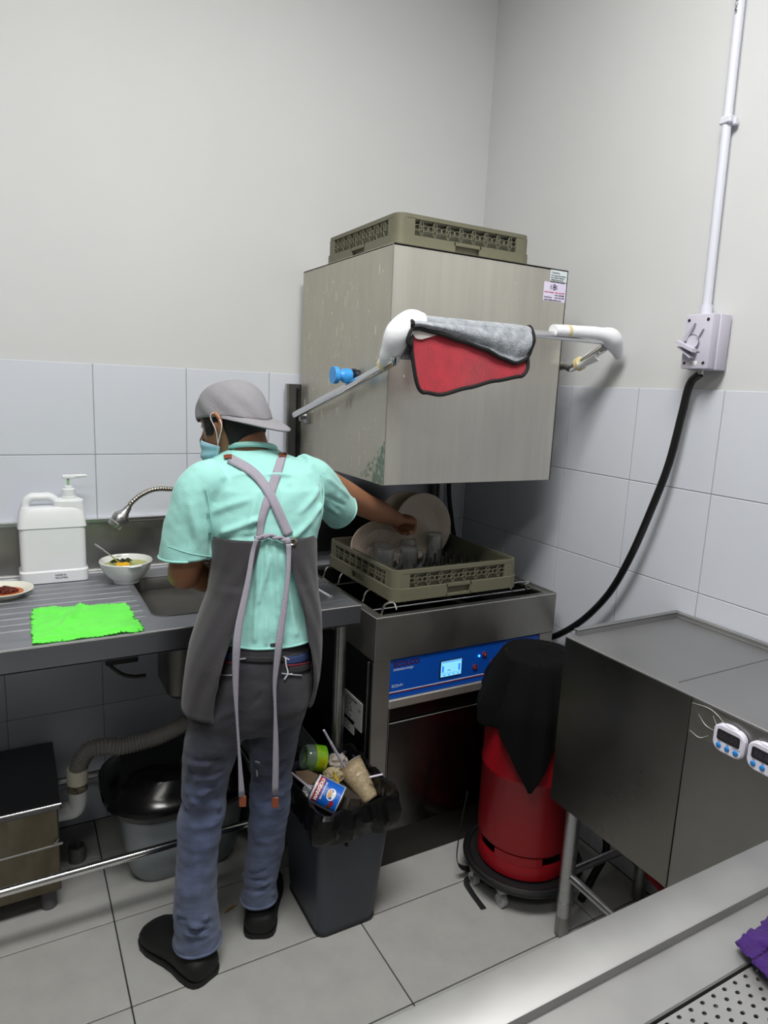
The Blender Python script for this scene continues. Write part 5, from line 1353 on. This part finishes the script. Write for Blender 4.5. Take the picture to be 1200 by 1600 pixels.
obj('ear_loop', G().tube([m0, HW(.004, .086, .018), HW(-.012, .086, .026), HW(-.026, .086, -.006), m1], .0013, n=6), M_loop, mk)

# --- T-shirt ---
SHT = [(701, 394, 36, -.704, .058), (709, 396, 50, -.710, .064), (719, 400, 68, -.720, .072), (735, 405, 87, -.735, .085), (760, 407, 94, -.75, .102), (800, 411, 91, -.765, .108), (840, 412, 79, -.78, .105), (880, 413, 75, -.79, .103), (930, 413, 74, -.80, .104), (980, 414, 73, -.815, .108), (1015, 415, 73.5, -.825, .119), (1035, 415, 74, -.83, .119)]
g = G()
g.loft([ringat(u, v, hw, Y, ry, 32) for v, u, hw, Y, ry in SHT])
cuffL, cuffR = at(292, 869, 'y', -.745), at(532, 797, 'y', -.672)
g.tube([at(345, 748, 'y', -.745), at(318, 762, 'y', -.748), at(302, 800, 'y', -.747), at(295, 840, 'y', -.746), cuffL, at(290, 900, 'y', -.745)], [.060, .062, .064, .066, .067, .067], n=24, sub=5)
g.tube([at(465, 742, 'y', -.745), at(492, 752, 'y', -.740), at(512, 775, 'y', -.715), cuffR, at(556, 820, 'y', -.62)], [.060, .060, .057, .0535, .053], n=24, sub=5)
# collar roll at the nape
sh = fuse(g, .005, 7)
def bvh_of(b): return BVHTree.FromBMesh(b)
bv = bvh_of(sh.b)
def hit(bv, u, v, off=.002, miss_y=-.75):
    d = (CR @ V(((u-600)/CF, -(v-800)/CF, -1.0))).normalized()
    p, n, i, t = bv.ray_cast(CL, d)
    if p is None: return at(u, v, 'y', miss_y)
    return p-d*off
def folds(G_, specs, base=None, nrm_keep=True):
    G_.b.normal_update()
    sp = [(a, b_, w_, am) for a, b_, w_, am in specs]
    for v in G_.b.verts:
        dsp = base(v.co) if base else 0
        for a, b_, w_, am in sp:
            ab = b_-a; k = max(0, min(1, (v.co-a).dot(ab)/ab.length_squared)); q = (v.co-(a+ab*k)).length
            if q < 3*w_: dsp += am*math.exp(-(q/w_)**2)*(.35+.65*math.sin(PI*min(1, max(0, k*.9+.05))))
        v.co += v.normal*dsp
def fl(bv, *L): return [(hit(bv, a, b_, 0), hit(bv, c, d, 0), w_, am) for a, b_, c, d, w_, am in L]
specs = fl(bv, (404, 860, 398, 1000, .006, .009), (416, 850, 416, 1005, .005, .008), (428, 855, 441, 1000, .006, .009), (441, 870, 462, 990, .007, .008), (422, 870, 405, 940, .004, .006),
           (436, 760, 452, 850, .007, .007), (452, 760, 462, 845, .006, -.006), (500, 790, 462, 838, .007, .013), (508, 800, 470, 846, .006, -.006), (497, 765, 470, 800, .008, .006), (350, 832, 405, 812, .008, .013), (345, 842, 398, 838, .006, -.007), (330, 800, 390, 780, .010, .007),
           (320, 770, 332, 860, .005, -.008), (298, 790, 310, 850, .010, .006), (414, 742, 452, 743, .005, .007), (418, 748, 412, 800, .006, .005), (402, 770, 385, 840, .008, .006), (500, 760, 503, 800, .004, -.008), (512, 748, 545, 775, .006, .006), (510, 775, 540, 790, .005, -.005), (512, 790, 530, 805, .006, .006),
           (360, 960, 366, 1010, .008, .007), (378, 930, 372, 1005, .006, .007), (475, 930, 482, 1000, .007, .006), (350, 745, 400, 735, .008, .004))
folds(sh, [(a, b_, w_, am*1.35) for a, b_, w_, am in specs], lambda p: .0055*nz(p, 8, 1)+.0038*nz(p, 20, 2)+.0008*nz(p, 60, 3))
def cut(G_, p, n, R=None):
    """open the closed fused shell at a plane; keeps the side behind n (only within radius R of p)"""
    geom = list(G_.b.verts)+list(G_.b.edges)+list(G_.b.faces)
    if R: 
        fs = [f for f in G_.b.faces if (f.calc_center_median()-p).length < R]; geom = list({x for f in fs for x in list(f.verts)+list(f.edges)})+fs
    bmesh.ops.bisect_plane(G_.b, geom=geom, dist=.0004, plane_co=p, plane_no=n, clear_outer=False)
    kill = [f for f in G_.b.faces if (f.calc_center_median()-p).dot(n) > 1e-5 and (not R or (f.calc_center_median()-p).length < R*1.3)]
    bmesh.ops.delete(G_.b, geom=kill, context='FACES')
hemc = at(415, 1018, 'y', -.935)
cut(sh, hemc, V((0, .1, -1)).normalized())
ndl = (at(295, 900, 'y', -.745)-at(298, 835, 'y', -.745)).normalized()
cut(sh, cuffL, (ndl+IR*.05).normalized(), .13)
cut(sh, cuffR, ((at(556, 820, 'y', -.62)-at(512, 775, 'y', -.715)).normalized()+IR*.1+V((0, 0, .1))).normalized(), .11)
bmesh.ops.delete(sh.b, geom=[v for v in sh.b.verts if not v.link_faces], context='VERTS')
bv = bvh_of(sh.b)
def edge_loop_points(G_, p, R, n=None, tol=.03):
    """ordered boundary loop near p"""
    es = [e for e in G_.b.edges if len(e.link_faces) == 1 and (e.verts[0].co-p).length < R and (n is None or abs((e.verts[0].co-p).dot(n)) < tol)]
    adj = {}
    for e in es:
        a, b_ = e.verts; adj.setdefault(a, []).append(b_); adj.setdefault(b_, []).append(a)
    if not adj: return []
    best = []; seen = set()
    for s in adj:
        if s in seen: continue
        out = [s]; used = {s}; cur = s
        while True:
            nx = [x for x in adj[cur] if x not in used]
            if not nx: break
            cur = nx[0]; used.add(cur); out.append(cur)
        seen |= used
        if len(out) > len(best): best = out
    out = best
    return [v.co.copy() for v in out]
nc_c = at(393, 703, 'y', -.704)+V((0, 0, .003)); nc_n = V((-.26, .34, .9)).normalized(); nc_m = frame(nc_c, LT, nc_n)
ncl = [nc_m @ V((.0615*math.cos(2*PI*k/60), .060*math.sin(2*PI*k/60), 0)) for k in range(60)]
cfl = edge_loop_points(sh, cuffL, .10); cfr = edge_loop_points(sh, cuffR, .09); hml = edge_loop_points(sh, hemc, .40, V((0, .1, -1)).normalized(), .012)
shirt = obj('tshirt', sh, M_shirt, root, ang=3)
md = shirt.modifiers.new('s', 'SOLIDIFY'); md.thickness = .0025; md.offset = -1
def thin(P, n=60):
    st = max(1, len(P)//n); return P[::st]
for nm, L_, r in (('collar', ncl, .0075), ('sleeve_cuff', cfl, .0030), ('sleeve_cuff', cfr, .0030), ('hem', hml, .0030)):
    if len(L_) > 20:
        Q = thin(L_)
        Q = [(Q[i-2]+Q[i-1]+Q[i]+Q[(i+1) % len(Q)]+Q[(i+2) % len(Q)])/5 for i in range(len(Q))]
        obj(nm, G().tube(Q, r, sub=1, n=8, loop=True, cap=False), M_shirt, shirt)
print('loops', len(ncl), len(cfl), len(cfr), len(hml))

for P_ in (((322, 765), (327, 790), (331, 820), (333, 850)), ((500, 742), (505, 760), (505, 785), (499, 806))):
    obj('sleeve_seam', G().tube([hit(bv, u, v, .0005) for u, v in P_], .0022, sub=6, n=6), M_shirt, shirt)
for (a, b_) in (((262, 853), (330, 870)),):
    obj('cuff_stitching', G().tube([hit(bv, a[0]+(b_[0]-a[0])*k/8, a[1]+(b_[1]-a[1])*k/8+(3*math.sin(PI*k/8)), .0004) for k in range(9)], .0012, sub=3, n=5), M_shirt, shirt)
# --- jeans ---
g = G()
g.loft([ringat(u, v, hw, Y, ry, 30) for v, u, hw, Y, ry in ((965, 413, 60, -.825, .090), (1005, 413, 66, -.83, .100), (1030, 412, 72, -.832, .108), (1060, 412, 75, -.835, .112), (1090, 408, 76, -.835, .110), (1115, 400, 70, -.832, .10), (1135, 395, 45, -.83, .07))])
g.loft([ringat(u, v, hw, Y, ry, 26) for v, u, hw, Y, ry in [(1050, 378, 36, -.835, .09)]+LL+[(1485, 311, 33, -.795, .064)]])
g.loft([ringat(u, v, hw, Y, ry, 26) for v, u, hw, Y, ry in [(1050, 444, 38, -.835, .09)]+RL+[(1415, 401, 25, -.725, .05)]])
jn = fuse(g, .0065, 6)
bj = bvh_of(jn.b)
rnd = random.Random(12)
L_ = []
for v0, n_, s in ((1185, 9, .9), (1425, 6, 1.1)):
    for k in range(n_):
        v = v0+k*(10.5 if v0 < 1300 else 7); c = 322-(v-1190)*.06 if v0 < 1300 else 307
        w0 = rnd.uniform(-30, -5); w1 = rnd.uniform(5, 30); sl = rnd.uniform(-7, 7)
        L_.append((c+w0, v+sl, c+w1, v-sl*.4, .0055, .014*s*(1 if k % 2 else -.8)))
for v0, n_ in ((1190, 8), (1362, 6)):
    for k in range(n_):
        v = v0+k*(10 if v0 < 1300 else 6.5); c = 424-(v-1190)*.1 if v0 < 1300 else 405
        w0 = rnd.uniform(-25, -5); w1 = rnd.uniform(5, 25); sl = rnd.uniform(-6, 6)
        L_.append((c+w0, v+sl, c+w1, v-sl*.4, .0055, .013*(1 if k % 2 else -.8)))
L_ += [(300, 1150, 350, 1180, .008, .006), (375, 1105, 335, 1125, .008, .006), (300, 1290, 305, 1400, .008, .004), (330, 1280, 322, 1400, .007, .004), (395, 1100, 410, 1085, .008, -.006)]
folds(jn, fl(bj, *L_), lambda p: .004*nz(p, 11, 5)+(.0018+.0042*math.exp(-((p.z-.47)/.10)**2)+.005*math.exp(-((p.z-.13)/.05)**2))*nz((p.x*12, p.y*12, p.z*30), 1, 6)+.004*nz((p.x*7+p.z*4, p.y*7, p.z*7), 1, 16)+.001*nz(p, 50, 7))
hl = at(309, 1467, 'y', -.795); hrr = at(404, 1398, 'y', -.73)
cut(jn, hl, V((0, 0, -1)), .16); cut(jn, hrr, V((0, 0, -1)), .12); cut(jn, V((-1.2, -.83, at(413, 985, 'y', -.83).z)), V((0, 0, 1)))
bmesh.ops.delete(jn.b, geom=[v for v in jn.b.verts if not v.link_faces], context='VERTS')
bj = bvh_of(jn.b)
jl = edge_loop_points(jn, hl, .13); jr_ = edge_loop_points(jn, hrr, .11)
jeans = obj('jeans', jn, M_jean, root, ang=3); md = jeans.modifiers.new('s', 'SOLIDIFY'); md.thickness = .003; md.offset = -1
for Lp in (jl, jr_):
    if len(Lp) > 15:
        Q = thin(Lp, 40); Q = [(Q[i-1]+Q[i]+Q[(i+1) % len(Q)])/3 for i in range(len(Q))]
        obj('trouser_hem', G().tube(Q, .0045, sub=1, n=8, loop=True, cap=False), M_jean, jeans)
def ribbon(pts, w_, bvv, off, m, nm, par, miss=-.76, thick=.0018, fixed=None):
    """flat band following pixel points over a surface; w_ in pixels (list or number)"""
    n = len(pts); W_ = w_ if isinstance(w_, list) else [w_]*n
    P = spline([V((p[0], p[1], 0)) for p in pts], 6); Wd = []
    for i in range(len(P)): k = i/(len(P)-1)*(n-1); j = min(n-2, int(k)); Wd.append(W_[j]+(W_[j+1]-W_[j])*(k-j))
    g = G(); rows = []
    for i, p in enumerate(P):
        t_ = (P[min(i+1, len(P)-1)]-P[max(i-1, 0)]).normalized(); nn = V((-t_.y, t_.x, 0))
        row = []
        for s in (-.5, -.17, .17, .5):
            q = p+nn*Wd[i]*s
            row.append(hit(bvv, q.x, q.y, off, miss) if fixed is None else at(q.x, q.y, 'y', fixed(q.y)))
        # keep the band smooth: do not dip into folds
        rows.append(row)
    for s in range(3):
        rows = [rows[0]]+[[ (rows[i-1][j]+rows[i][j]*2+rows[i+1][j])/4 for j in range(4)] for i in range(1, len(rows)-1)]+[rows[-1]]
    R = [g.ring(r) for r in rows]
    for a, b_ in zip(R, R[1:]): g.bridge(a, b_, False)
    o = obj(nm, g, m, par); md = o.modifiers.new('s', 'SOLIDIFY'); md.thickness = thick; md.offset = 0
    return o
# pockets, waistband, tears
M_lin = mat('blue_pocket_cloth', (38, 52, 92), .9); M_rt = mat('red_trim', (110, 30, 46), .8); M_thr = mat('pale_threads', (176, 178, 186), .9); M_dk = mat('dark_denim', (44, 43, 46), .9, bump=.4, bscale=400)
ribbon([(362, 1028), (400, 1031), (440, 1030), (484, 1020)], 9, bj, .003, M_dk, 'waistband', jeans)
ribbon([(446, 1033), (465, 1031), (485, 1025)], 13, bj, .004, M_lin, 'pocket_lining', jeans)
ribbon([(446, 1040), (465, 1039), (485, 1035)], 3, bj, .005, M_rt, 'pocket_trim', jeans)
ribbon([(338, 1023), (350, 1025), (360, 1026)], 12, bj, .004, M_lin, 'pocket_lining', jeans)
ribbon([(338, 1032), (350, 1034), (361, 1036)], 3, bj, .005, M_rt, 'pocket_trim', jeans)
ribbon([(452, 1047), (468, 1046), (484, 1041)], 12, bj, .004, M_dk, 'pocket_patch', jeans)
ribbon([(440, 1052), (455, 1054), (472, 1055)], 1.5, bj, .0055, M_thr, 'pocket_stitching', jeans)
ribbon([(336, 1053), (350, 1055), (362, 1055)], 1.5, bj, .0055, M_thr, 'pocket_stitching', jeans)
for P_ in (((446, 1028), (447, 1040), (450, 1052), (444, 1062)), ((443, 1026), (452, 1031)), ((449, 1054), (457, 1053)), ((336, 1040), (345, 1046)), ((340, 1036), (348, 1040)), ((374, 1030), (384, 1029)), ((399, 1189), (406, 1192)), ((401, 1203), (402, 1213))):
    ribbon(list(P_) if len(P_) > 2 else [P_[0], ((P_[0][0]+P_[1][0])/2, (P_[0][1]+P_[1][1])/2), P_[1]], 2.2, bj, .005, M_thr, 'frayed_tear', jeans)
# --- apron ---
AP = [(745, 330, 490, 412, 412), (790, 330, 492, 411, 413), (828, 333, 489, 407, 448), (850, 334, 490, 402, 452), (880, 336, 490, 392, 460), (920, 331, 492, 377, 470), (960, 317, 497, 364, 479), (1000, 305, 498, 350, 486), (1030, 300, 497, 341, 490), (1060, 296, 494, 335, 491), (1085, 293.5, 488, 332, 486), (1110, 292, 480, 331, 479)]
def apv(v):
    for a, b_ in zip(AP, AP[1:]):
        if v <= b_[0]:
            k = (v-a[0])/(b_[0]-a[0]); return [a[i]+(b_[i]-a[i])*k for i in range(5)]
    return list(AP[-1])
def apY(v): return -.75-.085*min(1, max(0, (v-760)/260))
def pu(p):
    q = CR.transposed() @ (p-CL); return 600+CF*q.x/-q.z
_ac = {}
def apang(v):
    k_ = round(v, 1)
    if k_ in _ac: return _ac[k_]
    _, oL, oR, iL, iR = apv(v); c, hw = (oL+oR)/2, (oR-oL)/2; cc = at(c, v, 'y', apY(v)); rx = pxm(cc, hw)/abs(LT.dot(IR)); ry = .12
    def P(a):
        ca, sa = math.cos(a), math.sin(a); m = (abs(ca)**2.3+abs(sa)**2.3)**(-1/2.3); return pu(cc+LT*rx*ca*m+FD_*ry*sa*m)
    best = []
    for tgt, side in ((iL, -1), (iR, 1)):
        # back half: a from -pi (left) to 0 (right)
        S = [(-PI*1.08+i*PI*1.16/200) for i in range(201)]
        us = [P(a) for a in S]; im = min(range(201), key=lambda i: us[i]); ix = max(range(201), key=lambda i: us[i])
        rng = range(im, ix+1); j = min(rng, key=lambda i: abs(us[i]-tgt)); best.append(S[j])
    _ac[k_] = best; return best
def apronf(u, w_):
    # u from the left-back edge round the front to the right-back edge
    fr = math.sin(PI*u)
    vt = 829-85*max(0, (fr-.80)/.20)
    vt = 829+9*min(1, u*14)*0 + (0 if fr < .8 else -85*((fr-.8)/.2))
    v = vt+(1094-vt)*w_
    _, oL, oR, iL, iR = apv(v)
    c, hw = (oL+oR)/2, (oR-oL)/2
    Y = apY(v)
    cc = at(c, v, 'y', Y); rx = pxm(cc, hw)/abs(LT.dot(IR))
    cl_ = max(-.999, min(.999, (iL-c)/hw)); cr_ = max(-.999, min(.999, (iR-c)/hw))
    aL, aR = apang(v)
    a0, a1 = aL, aR-2*PI if True else aR                        # go the other way, through the front
    a = a0+(a1-a0)*u
    ry = .125 if v > 900 else .118
    ca, sa = math.cos(a), math.sin(a); pw = 2.3; m = (abs(ca)**pw+abs(sa)**pw)**(-1/pw)
    back = sa < 0
    fold = .006*math.sin(a*9+v*.012)*min(1, w_*2)+.004*nz((a*3, v*.02, 0), 1, 8)
    e_ = min(u, 1-u); fold += .0045*math.sin(95*e_-(v-830)*.055)*max(0, 1-e_/.28)*min(1, w_*5)
    p = cc+LT*(rx+0*fold)*ca*m+FD_*(ry*(1.0 if not back else 1.02)+fold*.8)*sa*m
    return p
g = G().grid(apronf, 120, 60)
ap = obj('apron', g, M_apron, root, ang=3); md = ap.modifiers.new('s', 'SOLIDIFY'); md.thickness = .0025; md.offset = 1
bb_ = bmesh.new(); bb_.from_mesh(ap.data); ba = BVHTree.FromBMesh(bb_); bb_.free()
obj('edge_stitch', G().tube([apronf(.0, k/20)-VD*.001 for k in range(21)], .0018, n=6, sub=1), M_apron, ap)
obj('edge_stitch', G().tube([apronf(1.0, k/20)-VD*.001 for k in range(21)], .0018, n=6, sub=1), M_apron, ap)
# straps
sA = ribbon([(451, 836), (438, 806), (424, 776), (409, 752), (388, 732), (358, 716)], 14.5, bv, .0055, M_strap, 'shoulder_strap', ap)
sB = ribbon([(405, 840), (409, 812), (417, 785), (427, 757), (435, 732), (441, 713)], [10, 12, 14, 14.5, 14, 13], bv, .0040, M_strap, 'shoulder_strap', ap)
for (pts, par) in (([(350, 714), (356, 713), (362, 713)], sA), ([(436, 711), (442, 710), (448, 711)], sB)):
    l_ = ribbon(pts, 6, bv, .009, M_leath, 'leather_tab', par)
M_eye = mat('brass_eyelet', (190, 180, 150), .3, 1)
for u, v in ((393, 843), (457, 846)):
    c = hit(ba, u, v, .006); n_ = -VD
    Mx = frame(c, IR, n_)
    pts = [Mx @ V((.0085*math.cos(k*PI/10), .0085*math.sin(k*PI/10), 0)) for k in range(20)]
    obj('eyelet', G().tube(pts, .0022, sub=1, n=8, loop=True, cap=False), M_eye, ap)
# twisted tie between the eyelets and the two hanging ends
def rope(P, r, nm):
    g = G(); Q = even(spline([V(p) for p in P], 10), .003)
    for ph in (0, PI):
        pts = []
        for i, q in enumerate(Q):
            a = i*.42+ph; pts.append(q+V((0, 0, 1))*r*.55*math.cos(a)+VD*r*.55*math.sin(a))
        g.tube(pts, r*.75, sub=1, n=8)
    return obj(nm, g, M_strap, ap)
rope([hit(bv, u, v, .013, -.90) for u, v in ((398, 842), (408, 840), (420, 837), (432, 840), (444, 843), (452, 846))], .0055, 'waist_tie')
obj('tie_knot', G().ball(hit(bv, 449, 846, .012), .010, (1, .8, 1.1), n=12), M_strap, ap)
yf = lambda v: -.912-.045*min(1, max(0, (v-860)/150))
tL = ribbon([(401, 843), (395, 862), (389, 900), (381, 940), (373, 980), (369, 1020), (368, 1070), (370, 1120), (374, 1180), (378, 1245)], [6, 7, 8, 10, 12, 12, 9, 4, 4, 10], bv, 0, M_strap, 'hanging_tie', ap, fixed=yf)
tR = ribbon([(451, 850), (451, 880), (449, 910), (444, 950), (438, 990), (433, 1030), (429, 1070), (430, 1110), (431, 1170), (430, 1242)], [8, 7, 7, 9, 11, 10, 6, 4, 9, 10], bv, 0, M_strap, 'hanging_tie', ap, fixed=yf)
for (u, v), par in (((379, 1252), tL), ((430, 1254), tR)):
    c = at(u, v, 'y', yf(v)-.001); Mx = frame(c, IR, -VD)
    lt_ = obj('leather_tip', G().box((-.009, -.014, -.002), (.009, .014, .002), .002, M=Mx), M_leath, par)
    
# --- shoes ---
def shoe(hx, hy, tx, ty, w_=.056, lab=None):
    H_, T_ = V((hx, hy, 0)), V((tx, ty, 0)); ax = (T_-H_); L = ax.length; ax.normalize(); la = V((ax.y, -ax.x, 0))
    prof = [(0, .30, .022, .040), (.012, .50, .010, .054), (.04, .68, .004, .066), (.10, .80, .0, .076), (.22, .84, .0, .082), (.36, .80, .0, .082), (.48, .84, .0, .078), (.60, .94, .0, .070), (.72, 1.02, 0, .062), (.84, .98, 0, .052), (.93, .80, .002, .042), (.985, .48, .008, .032), (1.0, .2, .012, .026)]
    rings = []
    for t_, kw, z0_, z1_ in prof:
        R = []
        for k in range(20):
            a = 2*PI*k/20; ca, sa = math.cos(a), math.sin(a); m = (abs(ca)**2.8+abs(sa)**2.8)**(-1/2.8)
            R.append(H_+ax*L*t_+la*w_*kw*ca*m+V((0, 0, (z0_+z1_)/2+(z1_-z0_)/2*sa*m)))
        rings.append(R)
    s = obj('shoe', G().loft(rings), M_shoe, root)
    so = []
    for t_, kw, z0_, z1_ in prof[0:]: so.append((t_, kw))
    left = [H_+ax*L*t_+la*w_*(kw+.05) for t_, kw in so]; right = [H_+ax*L*t_-la*w_*(kw+.05) for t_, kw in so][::-1]
    g = G(); A = g.ring([p+V((0, 0, .001)) for p in left+right]); B = g.ring([p+V((0, 0, .014)) for p in left+right]); g.bridge(A, B); g.cap(A, True); g.cap(B)
    obj('sole', g, M_rubber, s)
shoe(-1.372, -.862, -1.482, -.610, .060)
shoe(-1.207, -.785, -1.100, -.545, .056)
# plates held under the left arm
pc0 = at(358, 892, 'y', -.615)
stk = None
for k in range(5):
    M = T(pc0+V((-.004*k, .003*k, .008+.0085*k))) @ Matrix.Rotation(math.radians(-5), 4, FD_) @ Matrix.Rotation(math.radians(5), 4, LT)
    lab = ('lowest', 'second from bottom', 'middle', 'second from top', 'topmost')[k]+' plate of the stack held over the sink in the left hand'
    if stk is None: stk = plate(M, .088, 1, lab, mat('held_plate_ceramic', (214, 206, 192), .25), 'small_plate'); stk['group'] = 'plates held in the left hand'
    else: dup(stk, M, lab, 'plates held in the left hand')
